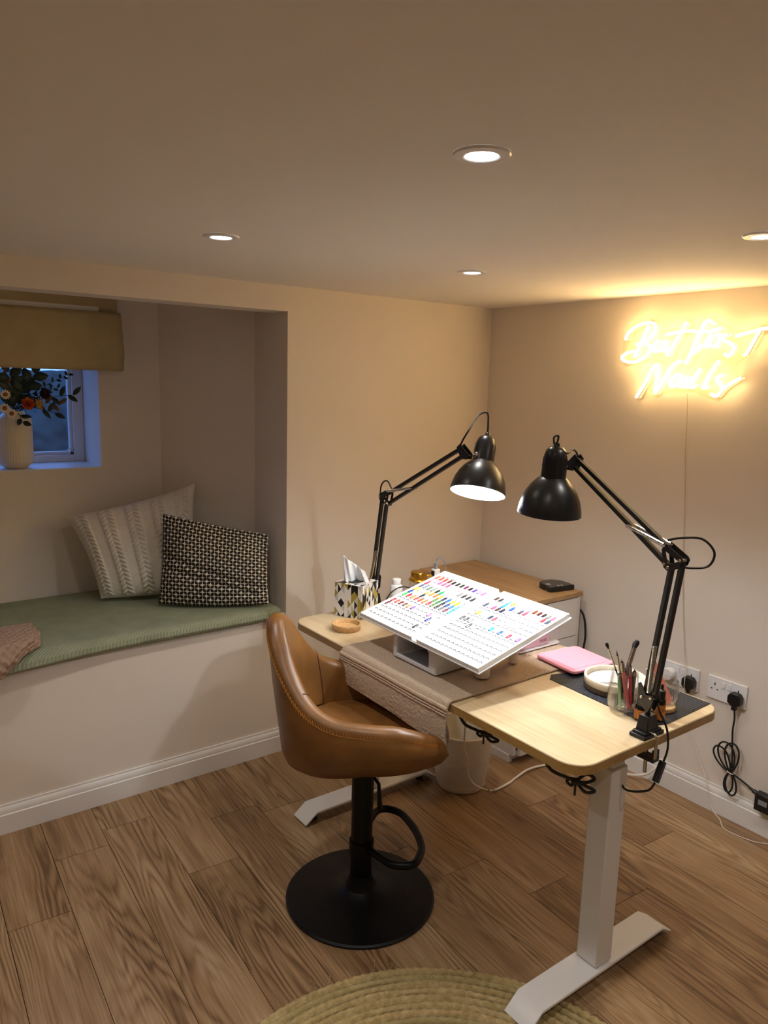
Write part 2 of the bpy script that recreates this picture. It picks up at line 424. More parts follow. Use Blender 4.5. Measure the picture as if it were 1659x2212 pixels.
# ------------------------------------------------------------------ stool
CX, CY, CA = 1.20, 1.66, R(-36)
stool = thing('swivel_stool', 'tan leather bucket swivel stool on a black disc base', 'stool', (CX, CY, 0), CA)
base = MB().lathe([(0, 0), (.216, 0), (.222, .003), (.223, .008), (.218, .012), (.12, .0165), (.07, .024), (.045, .040), (.036, .062), (.034, .078), (0, .078)], 72)
base.build('base', m_blacksatin, stool, ang=30)
MB().lathe([(.0, .07), (.0315, .07), (.0315, .30), (.0325, .30), (.0325, .425), (.0, .425)], 40).build('column', m_blacksatin, stool)
MB().lathe([(.033, .074), (.035, .074), (.035, .080), (.033, .080)], 36).build('collar', m_blackmetal, stool)
MB().b2((-.045, -.045, .420), (.045, .045, .442)).build('seat_plate', m_blacksatin, stool, bevel=.006)
MB().tube([(.02, -.04, .425), (.045, -.085, .415), (.05, -.095, .345)], [.005, .005, .008], 10).build('height_lever', m_blacksatin, stool)
# foot ring, a loop held by the column, pointing forward
def to_local(x, y): return (x*math.cos(-CA)-y*math.sin(-CA), x*math.sin(-CA)+y*math.cos(-CA))
fr = [(*to_local(x, y), .168) for x, y in ((.006, -.026), (.012, -.075), (.018, -.115), (.038, -.142), (.072, -.158), (.108, -.140), (.145, -.105), (.180, -.035), (.200, .045), (.198, .085), (.178, .116), (.148, .122), (.105, .098), (.060, .058), (.020, .022))]
fm = MB().tube(cr(fr, 5), .0115, 12)
fm.lathe([(.0325, .148), (.037, .148), (.037, .188), (.0325, .188)], 32)
foot = fm.build('foot_ring', m_blacksatin, stool)

# bucket shell: stations round the seat (u forward, v left)
ST = [(.196, -.194), (.182, -.206), (.148, -.224), (.09, -.240), (0, -.245), (-.09, -.232), (-.16, -.196), (-.212, -.138), (-.238, -.07), (-.245, 0)]
RIM = [.610, .615, .629, .646, .653, .665, .703, .784, .852, .878]
pts = [Vector((a[0], a[1], r)) for a, r in zip(ST, RIM)]
full = pts + [Vector((p.x, -p.y, p.z)) for p in pts[-2::-1]]
RC = cr(full, 7); NS = len(RC)
def shell_station(k):
    p = RC[k]; t = (RC[min(k+1, NS-1)] - RC[max(k-1, 0)]); t.z = 0; t.normalize()
    nrm = Vector((-t.y, t.x, 0))            # inward
    if nrm.dot(Vector((0.02-p.x, -p.y, 0))) < 0: nrm = -nrm
    zr = p.z; th = .052
    endf = min(1.0, min(k, NS-1-k)/9.0)
    zb = .418 + .022*(1-endf)
    back = max(0, (zr-.62)/.26)
    out = []
    c = Vector((.01, 0, 0))
    # underside to outside
    bf = max(0.0, min(1.0, -p.x/.22)); zlow = min(lerp(.545, .505, bf), zr-.022)
    for s_, za, zb_ in ((.28, .436, .440), (.50, .458, .445), (.69, .482, .453), (.83, .503, .466), (.93, .523, .484)):
        out.append(Vector((p.x*s_, p.y*s_, min(lerp(za, zb_, bf), zlow-.006))))
    for q in (.0, .2, .4, .6, .8, .95):
        z_ = lerp(zlow, zr-.02, q); o_ = lerp(.97, 1.0, min(1, q*1.6)); lean = -.035*back*q*q
        out.append(Vector((p.x*o_+lean, p.y*o_, z_)) - nrm*(.012*math.sin(PI*q)*(1-.4*back)))
    lean = -.035*back
    topo = Vector((p.x+lean, p.y, zr-.018))
    for a in (0, 30, 60, 90, 120, 150, 180):
        r_ = th/2
        out.append(topo + nrm*(r_-r_*math.cos(R(a))) + Vector((0, 0, r_*.75*math.sin(R(a)))))
    for q in (.85, .6, .35, .1):
        z_ = lerp(min(.535, zr-.03), zr-.018, q); l2 = -.035*back*q*q
        out.append(Vector((p.x+l2, p.y, z_)) + nrm*(th+.014*(1-q)))
    return out, nrm, topo
sh = MB(); rows = []; stl = []; inl = []
ext = []
for k in range(NS):
    o_, nrm, topo = shell_station(k); rows.append(o_); ext.append((nrm, topo))
def endrow(row, tip, f, fwd):
    zz0 = [p.z for p in row[4:]]; cz = lerp(min(zz0), max(zz0), .36)
    cxy = sum((p for p in row[6:]), Vector())/len(row[6:])
    res = []
    for i, p in enumerate(row):
        if i < 5: res.append(p + Vector((fwd*(.2+.15*i), 0, f*.006*i)))
        else: res.append(Vector((lerp(p.x, cxy.x, f), lerp(p.y, cxy.y, f), lerp(p.z, cz, f))) + Vector((fwd, 0, 0)))
    return res
r0, r1 = rows[0], rows[-1]
allrows = [endrow(r0, 0, .92, .044), endrow(r0, 0, .68, .041), endrow(r0, 0, .38, .032), endrow(r0, 0, .12, .018)] + rows + [endrow(r1, 0, .12, .018), endrow(r1, 0, .38, .032), endrow(r1, 0, .68, .041), endrow(r1, 0, .92, .044)]
nr = len(allrows[0])
i0 = sh._a([p for r_ in allrows for p in r_])
for a in range(len(allrows)-1):
    for b in range(nr-1): sh.f.append([i0+a*nr+b, i0+(a+1)*nr+b, i0+(a+1)*nr+b+1, i0+a*nr+b+1])
sh.f.append([i0+b for b in range(nr)]); sh.f.append([i0+(len(allrows)-1)*nr+b for b in range(nr)][::-1])
sh.f.append([i0+a*nr for a in range(len(allrows))])
shell = sh.build('bucket_shell', m_leather, stool, ang=70)
# zig-zag stitching just outside the rim
zz = []; sm = MB()
for k in range(2, NS-2):
    n1, t1 = ext[k]; n2, t2 = ext[k+1] if k+1 < NS else ext[k]
    for j in range(3):
        f = j/3; c_ = t1.lerp(t2, f); nn = n1.lerp(n2, f).normalized()
        zz.append(c_ - nn*.0012 + Vector((0, 0, .002 if (len(zz) % 2) else -.015)))
sm.tube(zz, .0013, 4); sm.tube([ext[k][1]-ext[k][0]*.001+Vector((0, 0, -.0065)) for k in range(1, NS-1)], .0011, 5)
sm.build('rim_stitching', m_thread, stool)
# inner panel seams
for kk in (int(NS*.34), int(NS*.66)):
    pth = rows[kk][-8:]
    MB().tube([p + ext[kk][0]*.0008 for p in pth], .0016, 6).build('panel_seam', m_seam, stool)
# seat cushion
def seat_pt(u, v):
    a = 2*PI*u; e = 2.6
    cx_, sy_ = math.cos(a), math.sin(a)
    rx = .245 if cx_ > 0 else .185
    px = math.copysign(abs(cx_)**(2/e), cx_)*rx; py = math.copysign(abs(sy_)**(2/e), sy_)*.192
    prof = [(0, .560), (.3, .561), (.6, .560), (.85, .553), (.95, .548), (1.0, .538), (.98, .528), (.85, .518)]
    i_ = v*(len(prof)-1); k_ = min(int(i_), len(prof)-2); f = i_-k_
    s_ = lerp(prof[k_][0], prof[k_+1][0], f); z_ = lerp(prof[k_][1], prof[k_+1][1], f)
    return (px*s_+.0, py*s_, z_)
MB().grid(seat_pt, 64, 22, cu=True).build('seat_cushion', m_leather, stool, ang=80)

# ------------------------------------------------------------------ architect lamps
FWD = Vector((math.sin(R(36.96)), math.cos(R(36.96)), 0)); RGT = Vector((FWD.y, -FWD.x, 0)); UP = Vector((0, 0, 1))
def bar(mb, a, b, w, wd):
    """rectangular bar from a to b, w across, with the wide face normal to wd"""
    a, b = Vector(a), Vector(b); t = (b-a).normalized(); wd = Vector(wd); wd = (wd - t*wd.dot(t)).normalized(); s_ = t.cross(wd)
    P = []
    for q in (a, b):
        for i, j in ((-1,-1),(1,-1),(1,1),(-1,1)): P.append(q + s_*(w*i/2) + wd*(w*j/2))
    i = mb._a(P); mb.f += [[i+3, i+2, i+1, i], [i+4, i+5, i+6, i+7]]
    for k in range(4): mb.f.append([i+k, i+(k+1) % 4, i+4+(k+1) % 4, i+4+k])
def spring(mb, a, b, r, turns, wire=.0007):
    a, b = Vector(a), Vector(b); M = Matrix.Translation(a) @ align(b-a); L = (b-a).length
    mb.lathe([(0, 0), (r*.72, 0), (r*.72, L), (0, L)], 10, M)
    mb.tube([M @ Vector((r*math.cos(2*PI*t/8), r*math.sin(2*PI*t/8), L*t/(8*turns))) for t in range(8*turns+1)], wire, 4)
def desk_lamp(label, bx, by, edge, elbow, head, shade_c, axis, power, side):
    """edge: direction pointing off the desk at the clamp; side: normal of the arm plane"""
    t = thing('desk_lamp', label, 'desk lamp', (bx, by, DZ), group='clamp-on architect desk lamps')
    E_ = Vector(edge); S_ = Vector((E_.y, -E_.x, 0)); sd = Vector(side).normalized()
    # clamp: top plate, tower, jaw, screw
    c0 = Vector((bx, by, DZ)); rot = math.atan2(E_.y, E_.x) - PI/2
    cl = MB(Matrix.Translation(c0) @ Matrix.Rotation(rot, 4, 'Z'))
    cl.prism([(-.040, -.020), (.040, -.020), (.040, .024), (-.040, .024)], .0006, .010)
    cl.prism([(-.034, -.016), (.034, -.016), (.034, .020), (-.034, .020)], .010, .016)
    i = cl._a([(-.024, -.014, .016), (.024, -.014, .016), (.024, .018, .016), (-.024, .018, .016), (-.017, -.012, .052), (.017, -.012, .052), (.017, .014, .052), (-.017, .014, .052)])
    cl.f += [[i+k for k in q] for q in ((0,3,2,1),(4,5,6,7),(0,1,5,4),(1,2,6,5),(2,3,7,6),(3,0,4,7))]
    clamp = cl.build('clamp', m_black, t, bevel=.0015, world=True)
    jw = MB(Matrix.Translation(c0) @ Matrix.Rotation(rot, 4, 'Z'))
    jw.prism([(-.012, -.012), (.012, -.012), (.012, .034), (-.012, .034)], -.060, -.048)
    jw.prism([(-.011, .0275), (.011, .0275), (.011, .034), (-.011, .034)], -.050, -.030)
    jw.build('clamp_jaw', m_black, clamp)
    sc_ = MB(Matrix.Translation(c0) @ Matrix.Rotation(rot, 4, 'Z'))
    sc_.tube(cr([(.012, .018, .014), (.012, .034, .012), (.012, .0375, .0), (.012, .0375, -.03), (.012, .0375, -.046)], 5), .0038, 10)
    sc_.lathe([(0, -.098), (.0045, -.098), (.0045, -.03), (0, -.03)], 12, Matrix.Translation((0, .006, 0)))
    sc_.lathe([(0, -.030), (.011, -.030), (.011, -.0262), (0, -.0262)], 16, Matrix.Translation((0, .006, 0)))
    sc_.build('clamp_screw', m_chrome, t, world=True)
    # post and lower bracket
    MB().lathe([(0, .04), (.0065, .04), (.0065, .082), (0, .082)], 16, Matrix.Translation(c0)).build('post', m_blackmetal, t, world=True)
    piv = c0 + UP*.088
    eb_ = Vector(elbow); hd = Vector(head)
    low = (eb_-piv).normalized(); upr = (hd-eb_).normalized()
    hz = Vector((hd.x-piv.x, hd.y-piv.y, 0)).normalized()          # horizontal direction of the arm plane
    nrm = sd
    def plate(mb, P2, o, off, th=.0016):
        pp = [o + hz*a + UP*b for a, b in P2]
        i = mb._a([p + nrm*(off-th/2) for p in pp] + [p + nrm*(off+th/2) for p in pp]); n = len(pp)
        mb.f.append([i+k for k in range(n)]); mb.f.append([i+n+k for k in range(n)][::-1])
        for k in range(n): mb.f.append([i+k, i+(k+1) % n, i+n+(k+1) % n, i+n+k])
    a1, a2 = piv + hz*.013 + UP*.004, piv - hz*.017 + UP*.012      # lower pivots
    bk = MB()
    for off in (-.0105, .0105): plate(bk, [(.024, -.008), (.010, -.020), (-.010, -.026), (-.024, .006), (-.022, .020), (.0, .014), (.020, .040), (.028, .034)], piv, off)
    brk = bk.build('lower_bracket', m_blackmetal, t, world=True)
    # lower arm: two parallel bars
    e1, e2 = eb_ + hz*.010 - UP*.012, eb_ - hz*.020 + UP*.000
    lo1 = MB(); bar(lo1, a1, e1, .0115, nrm); lo1.build('lower_arm', m_blackmetal, t, bevel=.001, world=True)
    lo2 = MB(); bar(lo2, a2, e2, .0115, nrm); lo2.build('lower_arm', m_blackmetal, t, bevel=.001, world=True)
    # elbow bracket with a window
    el = MB()
    for off in (-.0105, .0105):
        for P2 in ([(-.030, .006), (-.024, -.008), (.014, -.028), (.022, -.022), (.014, -.015), (-.020, .002)],
                   [(.014, -.028), (.026, -.022), (.036, .020), (.026, .022), (.014, -.014)],
                   [(-.030, .006), (-.024, .013), (.030, .036), (.036, .024), (.028, .018), (-.020, .0)]): plate(el, P2, eb_, off)
    elb = el.build('elbow_bracket', m_blackmetal, t, world=True)
    for q in (eb_ - hz*.022 + UP*.004, eb_ + hz*.012 - UP*.020, eb_ + hz*.024 - UP*.014, a1, a2):
        scr = MB(); scr.lathe([(.0, -.0145), (.003, -.0145), (.0042, -.013), (.0042, .013), (.003, .0145), (0, .0145)], 12, Matrix.Translation(q) @ align(nrm))
        scr.build('pivot_screw', m_chrome, t, world=True)
    u1, u2 = eb_ + hz*.030 + UP*.024, eb_ + hz*.024 - UP*.016
    perp = upr.cross(nrm).normalized()
    if perp.z < 0: perp = -perp
    h1, h2 = hd + perp*.014 - upr*.004, hd - perp*.010 + upr*.0
    up1 = MB(); bar(up1, u1, h1, .0115, nrm); up1.build('upper_arm', m_blackmetal, t, bevel=.001, world=True)
    up2 = MB(); bar(up2, u2, h2, .0115, nrm); up2.build('upper_arm', m_blackmetal, t, bevel=.001, world=True)
    # springs
    for off in (-.0125, .0125):
        sp = MB(); spring(sp, a1.lerp(a2, .75) + nrm*off + UP*.014, a1.lerp(e1, .40).lerp(a2.lerp(e2, .40), .35) + nrm*off, .0048, 40); sp.build('spring', m_chrome, t, world=True)
    for off in (-.0125, .0125):
        sp = MB(); spring(sp, eb_ + hz*.024 + UP*.028 + nrm*off*.9, u2.lerp(h2, .36) + nrm*off*.9, .0045, 40); sp.build('spring', m_chrome, t, world=True)
    # head bracket
    hb = MB()
    for off in (-.009, .009):
        pp = [hd + upr*a + perp*b for a, b in ((-.014, .022), (.004, .026), (.026, -.016), (.016, -.030), (-.010, -.018))]
        i = hb._a([p + nrm*(off-.001) for p in pp] + [p + nrm*(off+.001) for p in pp]); n = len(pp)
        hb.f.append([i+k for k in range(n)]); hb.f.append([i+n+k for k in range(n)][::-1])
        for k in range(n): hb.f.append([i+k, i+(k+1) % n, i+n+(k+1) % n, i+n+k])
    hb.build('head_bracket', m_blackmetal, t, world=True)
    # shade, axis points from the housing to the opening
    ax = Vector(axis).normalized(); sc = Vector(shade_c)
    M = Matrix.Translation(sc) @ align(-ax)                         # local +Z up towards housing, origin at rim centre
    dome = [(.0860, 0), (.0855, .008), (.083, .022), (.0775, .042), (.069, .061), (.057, .079), (.043, .094), (.034, .101)]
    inner = [(r-.0016, z) for r, z in dome]
    MB(M).lathe([(.0862, -.0005)] + dome + [(.030, .103), (.030, .100)] + [(r, z-.0012) for r, z in inner[::-1][1:]] + [(.0842, -.0005)], 72).build('lamp_shade', m_blackmetal, t, ang=50, world=True)
    MB(M).lathe([(r-.0022, z-.0004) for r, z in dome[::-1]], 72).build('shade_lining', m_bounce, t, world=True, recalc=True)
    hs = MB(M).lathe([(.0, .100), (.0335, .100), (.0338, .106), (.0325, .140), (.0305, .160), (.026, .174), (.018, .182), (.009, .185), (0, .185)], 48).build('lamp_housing', m_blackmetal, t, ang=50, world=True)
    sl = MB()
    for k in range(14):
        a = 2*PI*k/14; q = Matrix.Rotation(a, 4, 'Z')
        sl.M = M @ q @ Matrix.Translation((.0318, 0, .141)) @ Matrix.Rotation(R(-3.5), 4, 'Y'); sl.box((0, 0, 0), (.0022, .0032, .026))
    sl.build('vent_slot', m_black, hs)
    MB(M).lathe([(0, .183), (.0075, .183), (.0075, .193), (.006, .195), (0, .195)], 20).build('cord_grip', m_black, t, world=True)
    # chrome swivel joint between bracket and housing
    jp = M @ Vector((0, 0, .112)); dirj = (hd - perp*.014 + upr*.016 - jp); dirj = dirj - ax*dirj.dot(ax); jp = jp + dirj.normalized()*.033
    jt = MB().tube([jp, hd - perp*.018 + upr*.016], .0045, 12); jt.lathe([(0, -.003), (.010, -.003), (.010, .002), (.005, .006), (0, .006)], 16, Matrix.Translation(jp) @ align(dirj)); jt.build('swivel_joint', m_chrome, t, world=True)
    # bulb
    MB(M).lathe([(0, .040), (.014, .043), (.022, .053), (.022, .064), (.016, .078), (.012, .086), (.012, .10), (0, .10)], 32).build('bulb', emis('lit_bulb', (1, 1, 1), 40.0), t, world=True)
    ld = bpy.data.lights.new('bulb_light', 'POINT'); ld.energy = power; ld.color = C_LAMP; ld.shadow_soft_size = .014
    lo = bpy.data.objects.new('bulb_light', ld); COL.objects.link(lo); lo.parent = t; lo.matrix_parent_inverse = t.matrix_basis.inverted(); lo.location = M @ Vector((0, 0, .024))
    return dict(t=t, M=M, piv=piv, eb=eb_, hd=hd, hz=hz, upr=upr, perp=perp, nrm=nrm, a1=a1, a2=a2, top=M @ Vector((0, 0, .194)))
axA = -UP*.92 - FWD*.36 - RGT*.16
axB = -UP + FWD*.06 - RGT*.035
LA = desk_lamp('lit black architect lamp clamped behind the tissue box, white inside showing', 1.617, 2.195, (0, 1, 0), (1.585, 2.10, 1.128), (1.577, 1.700, 1.326), (1.603, 1.657, 1.204), axA, P_LAMP_A, (-1, 0, 0))
LB = desk_lamp('black architect lamp clamped to the near desk end beside the brush glass', 1.565, .989, (0, -1, 0), (1.546, .941, 1.149), (1.640, 1.322, 1.328), (1.581, 1.352, 1.190), axB, P_LAMP_B, (-.97, .23, 0))
# lamp cords (part of each lamp)
def lamp_cord(L, pts, r=.0028): MB().tube(cr(pts, 8), r, 8).build('cord', m_rubber, L['t'], world=True)
tA = LA['top']; hA = LA['hd']
lamp_cord(LA, [tA, tA + UP*.03, tA + UP*.062 - RGT*.004, tA + UP*.055 - RGT*.03, hA + UP*.065 + RGT*.012, hA + UP*.032 - RGT*.006, hA + UP*.012 - RGT*.012])
eA = LA['eb']; hzA = LA['hz']
lamp_cord(LA, [eA + hzA*.04 + UP*.036, eA + hzA*.012 + UP*.060, eA - hzA*.016 + UP*.055, eA - hzA*.034 + UP*.03, eA - hzA*.032 - UP*.01])
tB = LB['top']; hB = LB['hd']
lamp_cord(LB, [tB, tB + UP*.018 + RGT*.002, tB + UP*.014 - RGT*.011 - FWD*.006, tB - UP*.010 - RGT*.006 - FWD*.014, tB - UP*.026 + RGT*.024 - FWD*.012, hB + UP*.036 - RGT*.010, hB + UP*.030 + RGT*.0, hB + UP*.006 + RGT*.010])
eB = LB['eb']
lamp_cord(LB, [eB + LB['hz']*.03 + UP*.04, eB + RGT*.01 + UP*.052, eB + RGT*.055 + UP*.050, eB + RGT*.085 + UP*.02, eB + RGT*.075 - UP*.012, eB + RGT*.035 - UP*.018, eB + RGT*.008 - UP*.014])
bB = Vector((1.565, .989, DZ))
lamp_cord(LB, [LB['a2'] + Vector((.012, .0, -.005)), bB + Vector((.030, -.01, .06)), bB + Vector((.040, -.030, .015)), bB + Vector((.036, -.040, -.03)), bB + Vector((.03, -.035, -.07))])
sw = MB(Matrix.Translation(bB + Vector((.022, -.032, -.092))) @ Matrix.Rotation(R(28), 4, 'Y')); sw.prism(rrect(-.009, .009, -.007, .007, .004, 3), -.027, .027)
sw.build('cord_switch', m_black, LB['t'], bevel=.002, world=True)
lamp_cord(LB, [bB + Vector((.008, -.032, -.117)), bB + Vector((-.005, -.02, -.14)), bB + Vector((-.02, .03, -.155)), bB + Vector((0.0, .06, -.13)), bB + Vector((.02, .10, -.04))])

# ------------------------------------------------------------------ drawer cabinet in the corner
KX0, KX1, KY0, KY1, KZ = 2.172, 2.515, 1.945, 2.59, .69
cab = thing('drawer_cabinet', 'white drawer cabinet with oak top in the room corner', 'cabinet', ((KX0+KX1)/2, (KY0+KY1)/2, 0))
cbd = MB(); cbd.b2((KX0, KY0+.02, .035), (KX0+.018, KY1, KZ-.02)); cbd.b2((KX1-.018, KY0+.004, .035), (KX1, KY1, KZ-.02)); cbd.b2((KX0+.018, KY1-.012, .035), (KX1-.018, KY1, KZ-.02)); cbd.b2((KX0+.018, KY0+.02, .035), (KX1-.018, KY1-.012, .05)); cbd.b2((KX0+.018, KY0+.12, .05), (KX1-.018, KY0+.13, KZ-.02))
cbd.build('carcass', m_cab, cab, smooth=False, bevel=.0015, world=True)
pl_ = MB(); pl_.b2((KX0-.004, KY0+.04, 0), (KX0+.02, KY1, .035)); pl_.b2((KX1-.03, KY0+.04, 0), (KX1, KY1, .035)); pl_.b2((KX0+.02, KY0+.05, 0), (KX1-.03, KY0+.07, .035))
pl_.build('plinth', m_cab, cab, smooth=False, bevel=.0015, world=True)
MB().b2((KX0-.004, KY0-.003, KZ-.02), (KX1+.004, KY1+.006, KZ)).build('cabinet_top', m_cabtop, cab, smooth=False, bevel=.0015, world=True)
zs = [.035, .19, .345, .50, .655]
for k in range(4):
    a, b = zs[k]+.002, zs[k+1]-.002
    # front with a slanted finger cut-out at the upper left
    poly = [(KX0+.022, a), (KX1-.020, a), (KX1-.020, b+.012), (KX0+.135, b+.012), (KX0+.105, b-.016), (KX0+.022, b-.016)] if k == 3 else [(KX0+.022, a), (KX1-.020, a), (KX1-.020, b), (KX0+.022, b)]
    MB().prism(poly, KY0, KY0+.016, axis=1).build('drawer_front', m_cab, cab, smooth=False, bevel=.0012, world=True)
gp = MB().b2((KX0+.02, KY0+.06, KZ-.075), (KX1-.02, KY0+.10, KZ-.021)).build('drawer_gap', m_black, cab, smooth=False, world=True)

# ------------------------------------------------------------------ waste bin with liner
bn = thing('waste_bin', 'translucent cream plastic waste bin with clear liner under the desk', 'bin', (1.90, 1.98, 0))
tb = NT('milky_plastic'); tb.set(Base_Color=hx('ebe4d6'), Roughness=.4, Subsurface_Weight=.25, Subsurface_Radius=(.02, .015, .01)); m_bin = tb.m
MB().lathe([(0, 0), (.088, 0), (.094, .006), (.120, .225), (.126, .228), (.126, .234), (.118, .234), (.090, .010), (0, .010)], 56).build('bin_body', m_bin, bn, ang=50)
tl = NT('thin_clear_film'); trn = tl.node('ShaderNodeBsdfTransparent'); tl.set(Base_Color=(.9, .88, .84), Roughness=.2); mx = tl.node('ShaderNodeMixShader'); mx.inputs[0].default_value = .28
tl.L(trn.outputs[0], mx.inputs[1]); tl.L(tl.b.outputs[0], mx.inputs[2]); tl.L(mx.outputs[0], tl.n['Material Output'].inputs[0])
def bag(u, v):
    a = 2*PI*u; w = mnoise.noise(Vector((math.cos(a)*3, math.sin(a)*3, v*3)))
    tab = [(0, (.100, .03)), (.25, (.114, .20)), (.42, (.121, .240)), (.55, (.130, .238)), (.7, (.137, .20)), (.85, (.134, .165)), (1, (.128, .145))]
    for (p, (r1_, z1_)), (q, (r2_, z2_)) in zip(tab, tab[1:]):
        if v <= q + 1e-6: f = (v-p)/(q-p); r_ = lerp(r1_, r2_, f); z_ = lerp(z1_, z2_, f); break
    r_ += .006*w*(1 if v > .5 else .1); z_ += (.02*w if v > .8 else 0)
    return (r_*math.cos(a), r_*math.sin(a), z_)
MB().grid(bag, 72, 22, cu=True).build('bin_liner', tl.m, bn)

# ------------------------------------------------------------------ towel over the desk
tw = NT('beige_terry'); v_ = tw.coords(); n1 = tw.noise(v_, 420, 3, .7); n2 = tw.noise(v_, 60, 3)
tw.set(Base_Color=tw.ramp(n1, [(.3, hx('b2987e')), (.55, hx('dcc6ae')), (.8, hx('f0e2d0'))]), Roughness=.95)
tw.bump(tw.m2('ADD', n1, tw.m2('MULTIPLY', n2, .6)), .9, .004)
m_towel = tw.m
m_towelband = mat('flat_woven_band', hx('d4bda6'), .9, var=.08, vs=300, bump=.5, bs=600)
towel = thing('terry_towel', 'beige terry towel laid across the desk and hanging over its front', 'towel', (1.58, 1.635, DZ))
TY0, TY1 = 1.383, 1.886
def tow_path(s):                      # s: distance along the towel from the front hem
    R0 = .014; hang = .098
    if s < hang: return (DX0-R0-.006*(1-s/hang)-.012*math.sin(PI*s/hang)*.4, DZ-.010-(hang-s))
    s2 = s-hang; arc = R0*PI/2*1.35
    if s2 < arc: a = PI-(PI/2)*s2/arc; return (DX0+.004+(R0+.004)*math.cos(a), DZ-.012+(.0185)*math.sin(a))
    x = DX0+.004+s2-arc
    if x < DX1-.004: return (x, DZ+.0065)
    d = x-(DX1-.004); return (DX1-.004+.016*math.sin(min(d, .025)/.025*PI/2), DZ+.0065-max(0, d-.012)*.9 - (.004 if d > .0 else 0))
TL = .105+.03+.60+.055
def towpt(off):
    def f(u, v):
        s = u*TL; y = lerp(TY0, TY1, v); x, z = tow_path(s)
        w = mnoise.noise(Vector((s*6, y*6, 1)))*.004 + mnoise.noise(Vector((s*150, y*150, 5)))*.0022
        if s < .105:
            y += (.105-s)*(.06 if v > .5 else -.02) ; x -= .010*mnoise.noise(Vector((0, y*7, 3)))*(.105-s)/.105 + abs(w)
            z += .012*(v-.5)*(.105-s)/.105
        else: z += abs(w)*.9
        if s > .70: x += .010*mnoise.noise(Vector((9, y*14, 3)))
        return (x, y, z+off)
    return f
tm = MB(); g = towpt(0); nu, nv = 330, 210
tm.grid(lambda u, v: Vector(g(u, v)), nu, nv)
to = tm.build('towel_cloth', m_towel, towel, world=True)
sd = to.modifiers.new('solid', 'SOLIDIFY'); sd.thickness = .005; sd.offset = -1
for s0, s1, hgt in ((.078, .081, .0024), (.0845, .0875, .0024), (.091, .103, .0020)):
    bmB = MB().grid(lambda u, v: Vector(g(lerp(s0, s1, u)/TL, v)) + (Vector((-hgt, 0, 0)) if s0 < .1 else Vector((-hgt*.8, 0, hgt*.4))), 4, 60)
    ob = bmB.build('woven_band', m_towelband, towel, world=True); q = ob.modifiers.new('solid', 'SOLIDIFY'); q.thickness = .003; q.offset = 0

TS = DZ + .012                          # resting height on the towel
# ------------------------------------------------------------------ nail curing lamp
uv = thing('nail_curing_lamp', 'white arched nail curing lamp propping up the swatch book', 'nail lamp', (1.45, 1.628, TS))
m_uvw = mat('pearl_white_plastic', hx('dcdcde'), .38); m_uvin = mat('grey_reflector', hx('9a9ea6'), .3)
w0, w1, hh = -.100, .100, .077
outer = [(w0, 0), (w1, 0), (w1, hh-.012), (w1-.014, hh), (w0+.014, hh), (w0, hh-.012)]
inn = [(w0+.034, .010), (w1-.014, .010), (w1-.018, hh-.018), (w1-.026, hh-.010), (w0+.046, hh-.010), (w0+.036, hh-.020)]
um = MB(); D0, D1 = -.100, .115
n_ = 6; i = um._a([(D0, y, z) for y, z in outer] + [(D0, y, z) for y, z in inn] + [(D1, y*.92, z) for y, z in outer] + [(D1-.02, y*.8, z) for y, z in inn])
for k in range(6):
    q = (k+1) % 6
    um.f += [[i+k, i+q, i+6+q, i+6+k], [i+k, i+12+k, i+12+q, i+q], [i+6+k, i+6+q, i+18+q, i+18+k]]
um.f.append([i+12+k for k in range(6)]); um.f.append([i+18+k for k in range(6)][::-1])
um.build('housing', m_uvw, uv, bevel=.003)
MB().b2((D0+.01, w0+.050, .0112), (D1-.05, w1-.036, .0122)).build('reflector_plate', m_uvin, uv, smooth=False)
MB().b2((D1-.028, w0+.050, .014), (D1-.024, w1-.036, hh-.016)).build('reflector_back', m_uvin, uv, smooth=False)
led = MB().lathe([(0, 0), (.0030, 0), (.0030, .002), (0, .0026)], 10).mesh('led'); led.materials.append(mat('led_chip', hx('f2e4b0'), .3))
for k in range(14):
    inst(led, 'led', uv, (D1-.0285, -.055+(k % 7)*.017, .034 if k < 7 else .048), (0, R(-90), 0))
# ------------------------------------------------------------------ hand rest behind it
hr = thing('hand_rest', 'cream padded hand rest on round feet beneath the swatch book', 'hand rest', (1.54, 1.468, TS))
m_cream = mat('cream_vinyl', hx('e8dccf'), .5)
for dx, dy, h_, r_ in ((-.080, -.013, .072, .026), (.078, .018, .085, .016)):
    MB().lathe([(0, 0), (r_*.78, 0), (r_*.86, .004), (r_, h_), (0, h_)], 28, Matrix.Translation((dx, dy, 0))).build('foot', m_cream, hr, ang=50)
MB().prism(rrect(-.115, .100, -.030, .034, .026, 6), .070, .086).build('pad', m_cream, hr, bevel=.006, seg=3)

# ------------------------------------------------------------------ colour chart book
book = thing('swatch_book', 'open white nail colour chart book propped at a slant', 'swatch book', (1.50, 1.60, .8))
BX0, BX1, BZ0, BZ1 = 1.330, 1.672, .809, .902
bdir = Vector((BX1-BX0, 0, BZ1-BZ0)); BL = bdir.length; bdir.normalize()
ydir = Vector((0, -1, 0)); bn_ = bdir.cross(Vector((0, 1, 0))); bn_ = bn_ if bn_.z > 0 else -bn_
